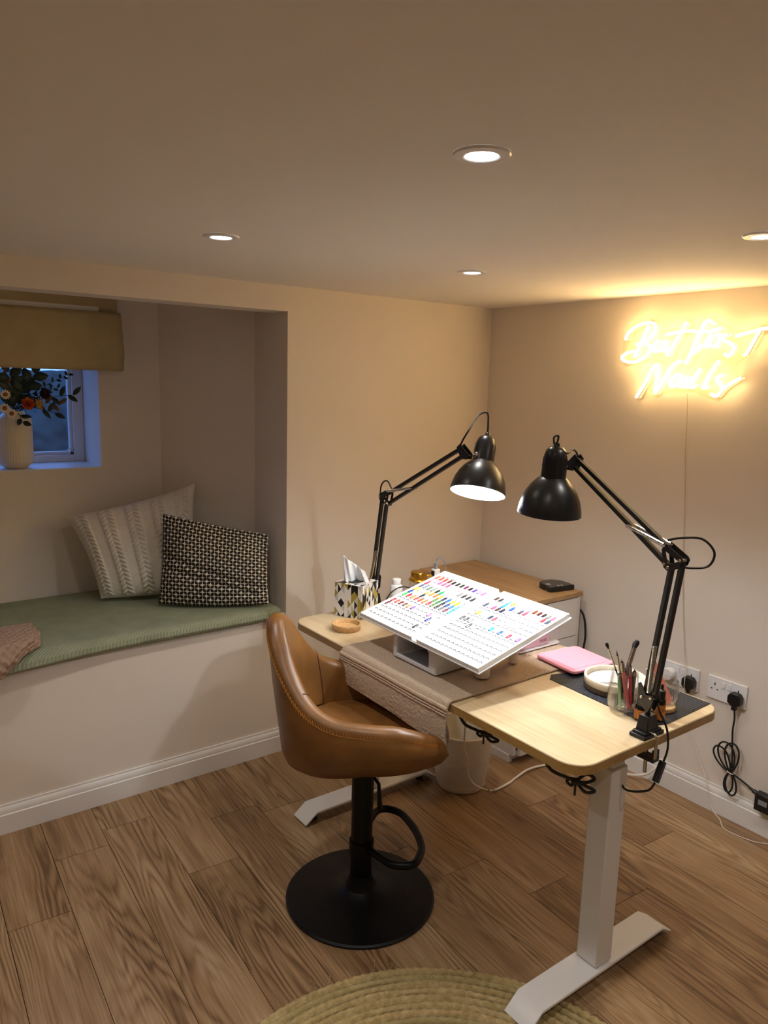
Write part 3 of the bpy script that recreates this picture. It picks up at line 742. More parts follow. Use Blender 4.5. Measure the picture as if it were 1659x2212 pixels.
# book frame: X right (towards -Y), Y up the page (towards +X), Z out of the page
BM = Matrix.Translation((BX0, 1.875, BZ0)) @ Matrix((( 0, bdir.x, bn_.x, 0), (-1, bdir.y, bn_.y, 0), (0, bdir.z, bn_.z, 0), (0, 0, 0, 1))) @ Matrix.Rotation(R(-1.2), 4, 'Z')
book.matrix_world = BM
PWD = .262; GAP = .022; TH = .011
m_page = mat('white_card', hx('f4f5f6'), .45)
m_cover = mat('white_leatherette', hx('e9e7e6'), .4, bump=.4, bs=350)
m_ink_slotshade = mat('grey_ink_slot_shade', hx('4c4c52'), .6)  # title print; also paints the shade of the empty slots
MB().b2((-.004, -.004, -TH-.0035), (2*PWD+GAP+.004, BL+.004, -TH-.0006)).build('cover', m_cover, book, bevel=.0012)
MB().b2((PWD-.002, 0, -TH-.0006), (PWD+GAP+.002, BL, -TH+.0015)).build('spine', m_page, book, smooth=False)
# nail tip mesh
nt = MB(); pr = []
for k in range(7):
    a = PI*k/6; pr.append((-.0036*math.cos(a), .0026*math.sin(a)))
i = nt._a([(x, 0, z) for x, z in pr] + [(x, .013, z*.92) for x, z in pr] + [(x*.6, .0168, z*.6) for x, z in pr])
for r_ in range(2):
    for k in range(6): nt.f.append([i+r_*7+k, i+r_*7+k+1, i+r_*7+8+k, i+r_*7+7+k])
nt.f += [[i+k for k in range(7)], [i+14+k for k in range(7)][::-1]]
nailmats = {}; nailmeshes = {}
def nail(colhex):
    if colhex not in nailmeshes:
        me = nt.mesh('nail_tip'); m = mat('polish_'+colhex, hx(colhex), .12); me.materials.append(m); nailmeshes[colhex] = me
    return nailmeshes[colhex]
LP = ["f26a50 f0503c d83a30 6b2a26 2b2320 2a2622 27302a 6d2450 241c22 6038a8 9a86e0 dd72dc",
      "f29ac8 f2a0c4 ee5f8e ee5c86 ee587c f6c6d0 f6ccd2 f4c8d0 f8e2e2 f6dcdc f8e8e8 f6e4e4",
      "d8506e b9aeb4 f2d0da c0a8ac efdcd8 ead8d0 ece2dc f2eeee 8a8684 3c3c3e 343436 3a3a40",
      "5a6280 7c92a8 66806a 8a9c8c 1c2c24 1c8a58 d0efe6 eef6f4 eef2f4 f2f4f4 f0f0f0 b2aecc",
      "e0be2e f2e48e f2ecc0 f2a25c e8863c c86a34 e89a3c 2a2c50 2458c0 f2c63c f2da2e 8ec2ee",
      "2c58ac b8eaea eef4f2 1a2820 bdeedd f0f2f2 4e7a3c 22763e 22262a 2c4a86 3476c8 58a8e8",
      "40cf5c c22c38 f08a4c e24a3a e2503e f2803e c02c3e 5c7a3c 2c2a2c 6e6e6e 6a1e32 46b4e0",
      "", "c02a44 ee5046 7a2a2c 6a4438 f09a52 7a52b4 - - - e076c8 a8b8b8 -", "6a3440 - - - - - - - - - 2a329c b8a894", "", "- - - - - - - - - - 16181c -", ""]
RP = ["4a3a34 3a3a3a a8cce4 6cbce8 a8b24c bfbac4 e4e2e2 c2d2d6 f088a8 6a3a20 5a2028 383838 6e6e6e f0647e",
      "dcd0ea c2e6e0 eeeeee 2a86e2 f0dcee 2c56d0 a698e0 54484e e84860 f2d2dc e0e4e4 d8d8d8 d8404a 3a4656",
      "4c5064 c6a8bc f05a84 4c3a3c 2c3040 b496cc eeeeee f0f0f0 - - - - - -",
      "- - - - - - - - - - - - - -", "- d8a83e f0ece4 e8f0f2 3a4458 c45462 - - f4f4f4 f0f0f0 e8e8e8 - - -", "- - - - - - - - - - - - - -",
      "4e4a48 4e4e50 8a8a8a f0f0f0 eceef2 c8dcea b4d4e4 3ab4d8 a6c2c2 3c62a6 b4c0c6 c84858 b0bcc2 a070c0", "- - - 505456 b4b8ba - - - - - - - - -", "", "", "", "", ""]
def page(x_off, rows, ncol, nm):
    pg = MB().b2((x_off, 0, -TH), (x_off+PWD, BL, 0)).build(nm, m_page, book, bevel=.0008)
    rim = MB(); t_ = .004
    rim.b2((x_off, BL-.016, 0), (x_off+PWD, BL-.012, .0022)); rim.b2((x_off, 0, 0), (x_off+.002, BL, .0016)); rim.b2((x_off+PWD-.002, 0, 0), (x_off+PWD, BL, .0016)); rim.b2((x_off, BL-.002, 0), (x_off+PWD, BL, .0016))
    rim.build('page_rim', m_page, pg, smooth=False)
    slot = MB(); nrow = 13; px = (PWD-.018)/ncol; py = (BL-.048)/nrow
    for r_ in range(nrow):
        cs = rows[r_].split() if r_ < len(rows) else []
        for c_ in range(ncol):
            x = x_off+.009+px*(c_+.5); y = BL-.040-py*(r_+.75)
            if c_ < len(cs) and cs[c_] != '-':
                inst(nail(cs[c_]), 'nail_swatch', pg, (x, y, .0003), (0, 0, 0), (1.5, 1.22, 1.25))
            else:
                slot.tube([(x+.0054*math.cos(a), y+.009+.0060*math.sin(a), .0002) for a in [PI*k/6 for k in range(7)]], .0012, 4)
    so = slot.build('empty_slots', m_ink_slotshade, pg); so['kind'] = 'stuff'  # dark arcs drawn in as the slots' shade
    return pg
pgl = page(0, LP, 12, 'left_page'); pgr = page(PWD+GAP, RP, 14, 'right_page')
def text(body, size, M, mat_, parent, name, ext=.0003, align_='LEFT', shear=0.0):
    cu = bpy.data.curves.new(name, 'FONT'); cu.body = body; cu.size = size; cu.extrude = ext; cu.align_x = align_; cu.shear = shear
    o = bpy.data.objects.new(name, cu); COL.objects.link(o)
    dg = bpy.context.evaluated_depsgraph_get(); me = bpy.data.meshes.new_from_object(o.evaluated_get(dg)); bpy.data.objects.remove(o)
    me.materials.clear(); me.materials.append(mat_)
    q = bpy.data.objects.new(name, me); COL.objects.link(q); q.parent = parent; q.matrix_local = M; return q
text('COLOR CHART', .012, Matrix.Translation((.014, BL-.036, .0004)), m_ink_slotshade, pgl, 'page_title')
text('COLOR CHART', .012, Matrix.Translation((PWD+GAP+PWD-.012, BL-.036, .0004)), m_ink_slotshade, pgr, 'page_title', align_='RIGHT')

# ------------------------------------------------------------------ pink boxed nail drill case
pk = thing('clear_storage_case', 'clear pink-filled plastic case with white lid behind the swatch book', 'case', (1.79, 1.61, TS))
m_pinkclear = mat('pink_tinted_plastic', hx('e6a9c0'), .25)
tfr = NT('frosted_clear_plastic'); tfr.set(Base_Color=hx('d9cdd2'), Roughness=.25, Alpha=.32); m_frost = tfr.m
MB().prism(rrect(-.105, .093, -.085, .085, .018, 5), .001, .060).build('case_body', m_frost, pk, bevel=.004)
MB().prism(rrect(-.100, .045, -.080, .080, .012, 4), .004, .054).build('pink_contents', m_pinkclear, pk, bevel=.006)
rimo, rimi = rrect(-.108, .096, -.088, .088, .020, 5), rrect(-.088, .076, -.068, .068, .012, 5)
lm = MB(); n_ = len(rimo); i = lm._a([(x, y, z) for z in (.058, .070) for x, y in rimo] + [(x, y, z) for z in (.070, .062) for x, y in rimi])
for k in range(n_):
    q = (k+1) % n_
    lm.f += [[i+k, i+q, i+n_+q, i+n_+k], [i+n_+k, i+n_+q, i+2*n_+q, i+2*n_+k], [i+2*n_+k, i+2*n_+q, i+3*n_+q, i+3*n_+k], [i+3*n_+k, i+3*n_+q, i+q, i+k]]
lm.build('lid_rim', m_whiteplastic, pk, bevel=.002)
MB().prism(rrect(-.088, .076, -.068, .068, .012, 5), .062, .065).build('lid_panel', mat('smoked_panel', hx('6e6568'), .3), pk, smooth=False)
MB().prism(rrect(-.045, -.004, -.0925, -.070, .006, 3), .058, .068).build('lid_latch', mat('grey_latch', hx('8a8488'), .4), pk, bevel=.001)
MB().prism(rrect(-.106, .094, -.086, .086, .018, 5), 0, .003).build('case_base', m_whiteplastic, pk, smooth=False)
text('NOSE', .013, Matrix.Translation((-.012, -.0862, .020)) @ Matrix.Rotation(R(90), 4, 'X'), mat('dark_print', hx('4a3038'), .6), pk, 'case_lettering', .0002)

# ------------------------------------------------------------------ pink silicone mat, black mats
pm = thing('pink_mat', 'glossy pink silicone pad beside the towel', 'pad', (1.785, 1.392, TS))
m_pink = mat('pink_silicone', hx('f2a2b6'), .28)
MB().prism(rrect(-.085, .088, -.085, .080, .016, 5), .0, .010).build('pad_body', m_pink, pm, bevel=.003, seg=3).rotation_euler = (0, 0, R(-6))
MB().prism(rrect(-.070, .073, -.070, .065, .012, 5), .009, .0112).build('pad_panel', m_pink, pm, bevel=.001).rotation_euler = (0, 0, R(-6))
t_ = NT('dark_ribbed_rubber'); v_ = t_.coords('Object', (1, 1, 1)); wv = t_.node('ShaderNodeTexWave'); wv.inputs['Scale'].default_value = 45; wv.bands_direction = 'Y'; t_.L(v_, wv.inputs[0])
t_.set(Base_Color=hx('22262e'), Roughness=.6); t_.bump(wv.outputs[1], .5, .002)
bmo = MB().prism([(1.612, 1.005), (1.660, .990), (1.868, .998), (1.875, 1.30), (1.66, 1.372), (1.632, 1.352)], DZ+.0006, DZ+.0026).build('desk_mat', t_.m, smooth=False)
tag(bmo, 'thin dark ribbed mat at the near end of the desk', 'mat')
MZ = DZ + .0028

# ------------------------------------------------------------------ tray, brush glass, bottles, bowl
tr = thing('ribbed_tray', 'round cream ribbed tray on dark wood holding nail drill bits', 'tray', (1.735, 1.205, MZ))
m_dark = mat('walnut', hx('4b3a2c'), .5, var=.2, vs=40); m_cer = mat('cream_ceramic', hx('d8cdb9'), .5)
MB().lathe([(0, 0), (.082, 0), (.086, .003), (.0865, .017), (0, .017)], 64).build('wood_base', m_dark, tr, ang=50)
MB().lathe([(.085, .0168), (.086, .0175), (.086, .034), (.085, .036), (.080, .036), (.078, .034), (.078, .021), (0, .021), (0, .0168)], 192, rip=lambda a, z: (.010*math.cos(64*a) if .0176 < z < .0345 else 0)).build('ribbed_ring', m_cer, tr, ang=60)
m_print = mat('faint_black_print', hx('3a3a3c'), .6); m_lid = mat('white_disc', hx('f0f0ee'), .5)
MB().lathe([(0, .021), (.074, .021), (.074, .0225), (0, .0225)], 48).build('white_liner', m_lid, tr)
bit = MB().lathe([(0, 0), (.0009, .001), (.0012, .030), (.0022, .032), (.0022, .040), (0, .042)], 8).mesh('bit'); bit.materials.append(m_chrome)
labs = ['first', 'second', 'third', 'fourth', 'fifth']
for k in range(5):
    o = inst(bit, 'drill_bit', None, (1.735-.060+.004*k, 1.205+.012-.011*k, MZ+.0248), (R(90), 0, R(60+4*k)))
    tag(o, 'thin steel nail drill bit lying in the round ribbed tray', 'drill bit', 'drill bits in the tray')

def ribglass(name, label, cat, loc, prof_o, th, nrib):
    t = thing(name, label, cat, loc)
    inn_ = [(max(0, r-th), z) for r, z in prof_o if z > .006]
    prof = [(0, 0)] + prof_o + [(inn_[-1][0]+th*.5, prof_o[-1][1]+.0008)] + inn_[::-1] + [(0, .007)]
    MB().lathe(prof, 120, rip=lambda a, z: .012*math.cos(nrib*a) if .004 < z < prof_o[-1][1]*.86 else 0).build('glass_body', m_glass, t, ang=60)
    return t
GX, GY = 1.630, 1.105
ribglass('brush_glass', 'ribbed clear glass tumbler holding the nail brushes', 'glass', (GX, GY, MZ), [(.024, 0), (.031, .003), (.0375, .012), (.040, .026), (.0395, .045), (.037, .072), (.0345, .098), (.0338, .106)], .0022, 28)
BWX, BWY = 1.725, 1.055
ribglass('glass_bowl', 'low ribbed clear glass bowl with nail files standing in it', 'bowl', (BWX, BWY, MZ+.0125), [(.024, 0), (.034, .003), (.041, .012), (.0425, .030), (.042, .050), (.0405, .066)], .0024, 32)
o = MB().lathe([(0, 0), (.036, 0), (.038, .002), (.038, .010), (.036, .012), (0, .012)], 40).build('wooden_coaster', m_cork); o.location = (BWX, BWY, MZ); tag(o, 'small wooden disc under the ribbed glass bowl', 'coaster')
# things in the bowl
def plank_thing(name, label, cat, p0, p1, w, th, m, nrm=(1, 0, 0)):
    p0, p1 = Vector(p0), Vector(p1); d = (p1-p0); L_ = d.length; d.normalize(); n = Vector(nrm); n = (n - d*n.dot(d)).normalized(); s_ = d.cross(n)
    M = Matrix(((s_.x, n.x, d.x, p0.x), (s_.y, n.y, d.y, p0.y), (s_.z, n.z, d.z, p0.z), (0, 0, 0, 1)))
    o = MB().prism(rrect(-w/2, w/2, -th/2, th/2, min(w, th)*.3, 3), 0, L_).build(name, m, bevel=.0008); o.matrix_world = M; return tag(o, label, cat)
bz = MZ + .0125 + .0085
plank_thing('nail_file', 'coral nail file leaning in the ribbed glass bowl', 'nail file', (BWX+.012, BWY-.020, bz), (BWX-.004, BWY+.035, bz+.105), .020, .003, mat('coral_file', hx('d9806a'), .7), (0, 1, 0))
plank_thing('nail_file', 'beige nail file leaning in the ribbed glass bowl', 'nail file', (BWX+.012, BWY-.012, bz), (BWX-.018, BWY+.036, bz+.082), .018, .004, mat('beige_file', hx('c7b49c'), .8), (0, 1, 0))
plank_thing('buffing_block', 'off-white buffing block standing in the ribbed glass bowl', 'buffing block', (BWX+.006, BWY+.008, bz), (BWX+.010, BWY+.016, bz+.052), .022, .013, mat('chalk_block', hx('dcd4c6'), .9), (0, 1, 0))
# brushes in the glass
m_ferr = m_chrome; m_hair = mat('dark_bristle', (.012, .009, .009), .9)
def brush(label, foot, tip, hcol, hr_, hairlen, hairw, cat='nail brush', ferr=.30):
    p0, p1 = Vector(foot), Vector(tip); L_ = (p1-p0).length
    t = thing('nail_brush', label, cat, p0, group='nail brushes in the tumbler'); t.rotation_mode = 'QUATERNION'; t.rotation_quaternion = (p1-p0).to_track_quat('Z', 'Y')
    f0 = L_-hairlen-ferr*L_; f1 = L_-hairlen
    MB().lathe([(0, 0), (hr_*.6, .001), (hr_, L_*.12), (hr_, f0), (0, f0)], 14).build('handle', mat('handle_'+label[:14].replace(' ', '_'), hx(hcol), .3), t)
    MB().lathe([(0, f0-.001), (hr_*1.02, f0-.001), (hr_*.9, f1), (0, f1)], 14).build('ferrule', m_ferr, t)
    MB().lathe([(0, f1-.001), (hr_*.8, f1-.001), (hairw, f1+hairlen*.55), (hairw*.8, f1+hairlen*.85), (0, L_)], 14).build('bristles', m_hair, t)
gz = MZ + .008
def G(dx, dy, z): return (GX+dx, GY+dy, gz+z)
brush('slim dark nail brush with fluffy tip leaning left in the tumbler', G(.012, -.012, 0), G(-.028, .046, .168), '1a1a1a', .0022, .018, .0046)
brush('fine liner brush with pointed tip in the tumbler', G(.004, -.006, 0), G(-.014, .022, .150), '151515', .0030, .014, .0012)
brush('large round dust brush leaning right in the tumbler', G(-.016, .010, 0), G(.036, -.004, .178), '1c2036', .0050, .022, .0075, ferr=.28)
brush('second silver-collared dark brush beside the round dust brush', G(-.008, .016, 0), G(.040, .006, .170), '161a28', .0042, .018, .005, ferr=.3)
brush('short pink-handled nail brush in the tumbler', G(.004, -.014, 0), G(-.006, .010, .128), 'c8605e', .0055, .008, .0012, ferr=.2)
brush('red-handled nail brush in the tumbler', G(.012, -.016, .0), G(.012, -.004, .120), 'a81c2e', .0048, .010, .0012, ferr=.2)
brush('mauve-handled nail brush tilted in the tumbler', G(-.004, -.010, .002), G(.014, .004, .118), '9c7484', .0036, .010, .0012, ferr=.2)
brush('black pen-like brush at the right of the tumbler', G(.020, -.010, .0), G(.026, -.010, .100), '141416', .0060, .006, .002, ferr=.1)
brush('pale green handled brush at the left of the tumbler', G(-.018, -.006, .0), G(-.026, .002, .098), '7cba76', .0036, .006, .002, ferr=.1)
# dropper bottles
m_amber = mat('amber_glass', hx('1a0f08'), .12)
m_lab = mat('orange_bottle_label', hx('b06a1e'), .6, var=.5, vs=90)
def dropper(label, x, y, z, h_, r_, drop):
    t = thing('dropper_bottle', label, 'bottle', (x, y, z), group='small brown bottles by the lamp clamp')
    MB().lathe([(0, 0), (r_, 0), (r_, h_*.50), (r_*.9, h_*.58), (r_*.5, h_*.62), (r_*.5, h_*.66), (0, h_*.66)], 32).build('bottle_body', m_amber, t, ang=50)
    MB().lathe([(r_+.0003, h_*.06), (r_+.0006, h_*.06), (r_+.0006, h_*.46), (r_+.0003, h_*.46)], 32).build('label', m_lab, t, ang=50)
    if drop:
        MB().lathe([(0, h_*.62), (r_*.80, h_*.62), (r_*.80, h_*.82), (r_*.5, h_*.83), (r_*.32, h_*.85), (r_*.34, h_*.93), (r_*.22, h_*.99), (0, h_)], 24).build('dropper_cap', m_black, t, ang=50)
    else: MB().lathe([(0, h_*.62), (r_*.75, h_*.62), (r_*.75, h_*.9), (0, h_*.9)], 24).build('cap', m_black, t, ang=50)
dropper('brown bottle with black dropper cap and orange label by the lamp clamp', 1.655, 1.012, MZ, .098, .0125, True)
dropper('squat brown bottle half hidden behind the lamp bracket', 1.624, 1.045, MZ, .060, .0165, False)

# ------------------------------------------------------------------ tissue box, cork dish
TA = math.atan2(2.078-2.190, 1.486-1.437)
tsx = thing('tissue_box', 'square tissue box with black, gold and white triangles', 'tissue box', (1.437, 2.190, DZ), TA)
def tri_print():
    t = NT('triangle_print'); u = t.node('ShaderNodeTexCoord').outputs['UV']; sx = t.node('ShaderNodeSeparateXYZ'); t.L(u, sx.inputs[0])
    x = t.m2('MULTIPLY', sx.outputs[0], 36.0); y = t.m2('MULTIPLY', sx.outputs[1], 30.0)
    p = t.m2('ADD', x, y); q = t.m2('SUBTRACT', x, y)
    fp, fq = t.m2('FRACT', p), t.m2('FRACT', q); ip, iq = t.m2('FLOOR', p), t.m2('FLOOR', q)
    half = t.m2('GREATER_THAN', t.m2('ADD', fp, fq), 1.0)
    cv = t.node('ShaderNodeCombineXYZ'); t.L(ip, cv.inputs[0]); t.L(iq, cv.inputs[1]); t.L(half, cv.inputs[2])
    wn_ = t.node('ShaderNodeTexWhiteNoise'); t.L(cv.outputs[0], wn_.inputs[0])
    t.set(Base_Color=t.ramp(wn_.outputs[0], [(0, hx('eceae8')), (.42, hx('c9c7c6')), (.56, hx('0f0e0e')), (.80, hx('a8973f'))], True), Roughness=.35)
    return t.m
m_tri = tri_print(); BS = .114
tbm = MB().b2((0, 0, 0), (BS, BS, .122)); me = tbm.mesh('box_body', smooth=False)
uvl = me.uv_layers.new(name='UVMap')
for p in me.polygons:
    for li in p.loop_indices:
        c = me.vertices[me.loops[li].vertex_index].co; n = p.normal
        uvl.data[li].uv = (c.x, c.y) if abs(n.z) > .5 else ((c.x+.5, c.z) if abs(n.y) > .5 else (c.y+.913, c.z))
me.materials.append(m_tri); link(me, 'box_body', tsx, bevel=.0015)
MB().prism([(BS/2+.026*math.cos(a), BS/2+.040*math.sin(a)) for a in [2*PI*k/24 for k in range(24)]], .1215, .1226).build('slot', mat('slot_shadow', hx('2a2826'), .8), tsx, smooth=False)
m_tis = mat('white_tissue', hx('f3f3f4'), .9)
def tissue(u, v):
    a = u-.5; top = .098 - .062*max(0.0, u-.08)**.8
    w = .046*(1-.35*v)
    x = BS/2 + (.016*math.sin(u*9) + .006*math.sin(u*23+v*3))*(1-.55*v) + .012*v*(1-u)
    y = BS/2 + a*2*w - .020*v*(1-u)
    return (x, y, .119 + top*v)
ts_ = MB().grid(tissue, 40, 16).build('tissue_sheet', m_tis, None); q = ts_.modifiers.new('solid', 'SOLIDIFY'); q.thickness = .0008
ts_.matrix_world = Matrix.Translation((1.437, 2.190, DZ)) @ Matrix.Rotation(TA, 4, 'Z') @ Matrix.Translation((BS/2, BS/2, 0)) @ Matrix.Rotation(R(-61), 4, 'Z') @ Matrix.Translation((-BS/2, -BS/2, 0))
tag(ts_, 'white paper tissue poking up out of the patterned box', 'tissue')
o = MB().lathe([(0, 0), (.0445, 0), (.047, .003), (.0505, .021), (.0495, .0225), (.046, .0225), (.0445, .020), (.043, .008), (0, .007)], 56).build('cork_dish', m_cork, ang=50); o.location = (1.385, 2.034, DZ); tag(o, 'shallow round cork dish on the desk in front of the tissue box', 'dish')

# ------------------------------------------------------------------ bottles behind the book
o = MB().lathe([(0, 0), (.082, 0), (.090, .004), (.092, .016), (.090, .018), (.087, .016), (.085, .006), (0, .005)], 64).build('round_tray', m_whiteplastic, ang=50); o.location = (1.745, 2.128, DZ); tag(o, 'round white rimmed tray under the soap pump', 'tray')
pz = DZ+.0056
wbt = thing('white_bottle', 'small plain white bottle with screw cap left of the gold pump', 'bottle', (1.682, 2.146, pz))
MB().lathe([(0, 0), (.022, 0), (.024, .003), (.024, .075), (.020, .082), (.015, .085), (0, .085)], 36).build('bottle_body', m_whiteplastic, wbt, ang=50)
MB().lathe([(0, .084), (.0165, .084), (.0165, .104), (.015, .106), (0, .106)], 40, rip=lambda a, z: .02*math.cos(30*a) if .085 < z < .103 else 0).build('screw_cap', m_whiteplastic, wbt, ang=60)
sp_ = thing('soap_dispenser', 'clear glass pump dispenser with brushed gold top', 'dispenser', (1.757, 2.108, pz))
MB().lathe([(0, 0), (.034, 0), (.0355, .003), (.0355, .094), (.033, .098), (.030, .098), (.0325, .092), (.0325, .005), (0, .004)], 48).build('glass_body', m_glass, sp_, ang=50)
MB().lathe([(0, .005), (.0318, .005), (.0318, .070), (0, .070)], 40).build('liquid', mat('pale_soap', hx('cfc9c4'), .2, Alpha=1.0), sp_, ang=50)
MB().lathe([(0, .097), (.038, .097), (.0385, .100), (.036, .104), (.0305, .106), (.0305, .128), (.029, .131), (0, .132)], 48).build('pump_top', m_gold, sp_, ang=50)
MB().tube(cr([(.028, -.008, .112), (.045, -.014, .113), (.052, -.016, .106)], 5), [.005]*10+[.0035], 10).build('spout', m_gold, sp_)
text('SOAP', .012, Matrix.Translation((-.031, -.0195, .050)) @ Matrix.Rotation(R(-58), 4, 'Z') @ Matrix.Rotation(R(90), 4, 'X'), m_whiteplastic, sp_, 'etched_lettering') if False else None
ch = thing('usb_charger', 'white plug-in charger with grey cable standing behind the swatch book', 'charger', (1.842, 2.110, DZ))
MB().prism(rrect(-.014, .014, -.012, .012, .005, 4), .0, .136).build('charger_body', m_whiteplastic, ch, bevel=.002)
MB().b2((-.0145, -.009, .070), (-.0125, .009, .130)).build('charger_face', m_black, ch, smooth=False)
MB().prism(rrect(-.0055, .0055, -.0055, .0055, .002, 3), .135, .158).build('cable_plug', m_grey, ch, bevel=.001)
MB().tube(cr([(0, 0, .157), (0, 0, .168), (.012, -.006, .180), (.026, -.012, .172), (.034, -.018, .140), (.036, -.02, .07), (.037, -.02, .01), (.05, .02, -.04)], 7), .0022, 8).build('cable', m_grey, ch)
o = MB().tube(cr([(1.575, 2.115, DZ+.004), (1.590, 2.10, DZ+.04), (1.615, 2.085, DZ+.085), (1.655, 2.075, DZ+.100), (1.692, 2.07, DZ+.084), (1.70, 2.065, DZ+.03), (1.70, 2.06, DZ+.004)], 8), .0022, 8).build('lamp_flex', m_rubber); tag(o, 'thin black cable arching up between tissue box and white bottle', 'cable')
# black device on the cabinet
bd = thing('electronic_scale', 'flat black D-shaped gadget with round buttons on the cabinet', 'gadget', (2.45, 2.04, KZ), R(-8))
dpoly = [(-.064, -.050), (.060, -.058)] + [(.060+.0*0 - .0 + (-.062)*(1-math.cos(a))*1.0 if False else .060-.124*(a/PI)*0 - .062*(1-math.cos(a)), -.0+ .062*math.sin(a)) for a in [R(x) for x in range(0, 181, 15)]]
dpoly = [(-.060, -.052), (.050, -.056), (.060, -.046), (.063, .0), (.052, .034), (.025, .056), (-.010, .060), (-.042, .046), (-.060, .020), (-.064, -.02)]
dp = [tuple(p)[:2] for p in cr([(x, y, 0) for x, y in dpoly], 4, True)]
MB().prism(dp, .0005, .021).build('gadget_body', m_black, bd, bevel=.003, seg=3)
MB().prism([(x*.93, y*.93) for x, y in dp], .0205, .0222).build('gadget_top', mat('glossy_smoke', hx('1e1a18'), .12), bd, bevel=.0006)
for bx_, by_, r_ in ((-.044, -.010, .012), (-.020, -.044, .006), (-.003, -.046, .006)):
    MB().lathe([(0, .022), (r_, .022), (r_, .024), (r_*.8, .0255), (0, .026)], 24, Matrix.Translation((bx_, by_, 0))).build('button', m_grey, bd)

# ------------------------------------------------------------------ alcove seat pad
tg = NT('sage_ribbed_fabric'); v_ = tg.coords('Object', (1, 1, 1), (0, 0, R(52))); wv = tg.node('ShaderNodeTexWave'); wv.inputs['Scale'].default_value = 42; wv.bands_direction = 'X'; wv.inputs['Distortion'].default_value = .6; tg.L(v_, wv.inputs[0])
nn = tg.noise(tg.coords(), 14, 3)
tg.set(Base_Color=tg.mix(tg.m2('MULTIPLY', wv.outputs[1], .35), tg.ramp(nn, [(.3, hx('949b80')), (.7, hx('a3a98d'))]), hx('757c62')), Roughness=.95); tg.bump(wv.outputs[1], .6, .003)
padth = .030
def pad_y0(x): return 2.575 + .010*max(0, (x-.9)) - .022*max(0, min(1, (.75-x)/.5))
pp = []
def padpt(u, v):
    x = lerp(-.30, 1.455, u)
    yb = AY2-.012 if SX0+.03 < x < SX1-.03 else (AY1 + (AX1-x)*(AY2-AY1)/(AX1-SX1) - .03 if x >= SX1-.03 else AY1 + (x-AX0)*(AY2-AY1)/(SX0-AX0) - .03)
    yb = min(yb, AY2-.012); y0 = pad_y0(x); e = .016
    if x > 1.43: k = (x-1.43)/.025; y0 += .05*k*k; yb -= .02*k
    prof = [(.012, -.016), (-.006, .002), (-.004, .022), (.006, padth-.002), (.03, padth+.003), (.09, padth), (.5, padth-.001), (.97, padth+.002), (.995, padth-.004), (1.0, .006)]
    i_ = v*(len(prof)-1); k_ = min(int(i_), len(prof)-2); f = i_-k_
    a = lerp(prof[k_][0], prof[k_+1][0], f); z_ = lerp(prof[k_][1], prof[k_+1][1], f)
    sag = 0
    y = y0 + a if a < .031 and a <= .03 else lerp(y0, yb, a)
    if a <= .03: y = y0 + a*1.0
    elif a > .03: y = lerp(y0+.03, yb, (a-.03)/.97)
    ed = min(1, (1.455-x)/.02); z_ = z_*(.45+.55*ed) if ed < 1 else z_
    z_ += .003*mnoise.noise(Vector((x*3, y*3, 0)))*(1 if z_ > .02 else 0)
    if y < WY: z_ -= .030*max(0, min(1, (.9-x)/.7))*(WY-y)/.05
    return (x, y, BEN+.001+max(z_, .0 if y > WY else -1))
o = MB().grid(padpt, 90, 46).build('seat_pad', tg.m, ang=70); tag(o, 'long sage green ribbed seat pad on the alcove bench', 'seat pad')
sd = o.modifiers.new('s', 'SOLIDIFY'); sd.thickness = .004; sd.offset = -1
PZ = BEN + padth + .006

# ------------------------------------------------------------------ cushions
def cushion(name, label, mat_f, mat_b, corners, bulge, relief=None, n=90, backb=.6, pinch=.06):
    """corners: bl, br, tr, tl in world; two faces joined"""
    bl, br, tr, tl = [Vector(c) for c in corners]; nrm = (br-bl).cross(tl-bl).normalized()
    if nrm.dot(Vector((0, 0, 1.53)) - (bl+tr)/2 - Vector((0, 0, .9))*0) < 0: nrm = -nrm
    base = (bl+br)/2; t = thing(name, label, 'cushion', base)
    def pt(u, v, side):
        uu, vv = u*2-1, v*2-1
        pu = uu*(1-pinch*(1-vv*vv)*abs(uu)**2); pv = vv*(1-pinch*(1-uu*uu)*abs(vv)**2)
        a, b = (pu+1)/2, (pv+1)/2
        p = bl*(1-a)*(1-b) + br*a*(1-b) + tr*a*b + tl*(1-a)*b
        p = p - Vector((0, 0, .016))*(1-uu*uu)*max(0, -vv)**3
        e = max(0, 1-abs(uu)**3.2)*max(0, 1-abs(vv)**3.2)
        h_ = bulge*(e**.55)*(1 + .18*mnoise.noise(Vector((u*3.1, v*3.1, len(name)))))
        if side > 0 and relief: h_ += relief(u, v)*min(1, e*6)
        return p + nrm*(h_ if side > 0 else -h_*backb)
    f = MB().grid(lambda u, v: pt(u, v, 1), n, n); me = f.mesh(name+'_front', ang=180)
    uvl = me.uv_layers.new(name='UVMap'); idx = [((i//n)/(n-1), (i % n)/(n-1)) for i in range(n*n)]
    for lp in me.loops: uvl.data[lp.index].uv = idx[lp.vertex_index]
    me.materials.append(mat_f); link(me, 'front_cover', t, world=True)
    MB().grid(lambda u, v: pt(u, v, -1), 40, 40).build('back_cover', mat_b, t, ang=180, world=True)
    return t
def knit(u, v):
    s = u*5.0 + .10; c_ = (s % 1.0)-.5; h_ = 0
    if abs(c_) < .30:
        ph = (v*21 + abs(c_)*3.0) % 1.0
        h_ = .014*max(0, math.sin(PI*ph))**.8*min(1, (.30-abs(c_))*12)*(.45+.55*min(1, abs(c_)*10))
    return h_
m_knit = mat('cream_knit', hx('ddd5c8'), .95, var=.05, vs=40, bump=.4, bs=350)
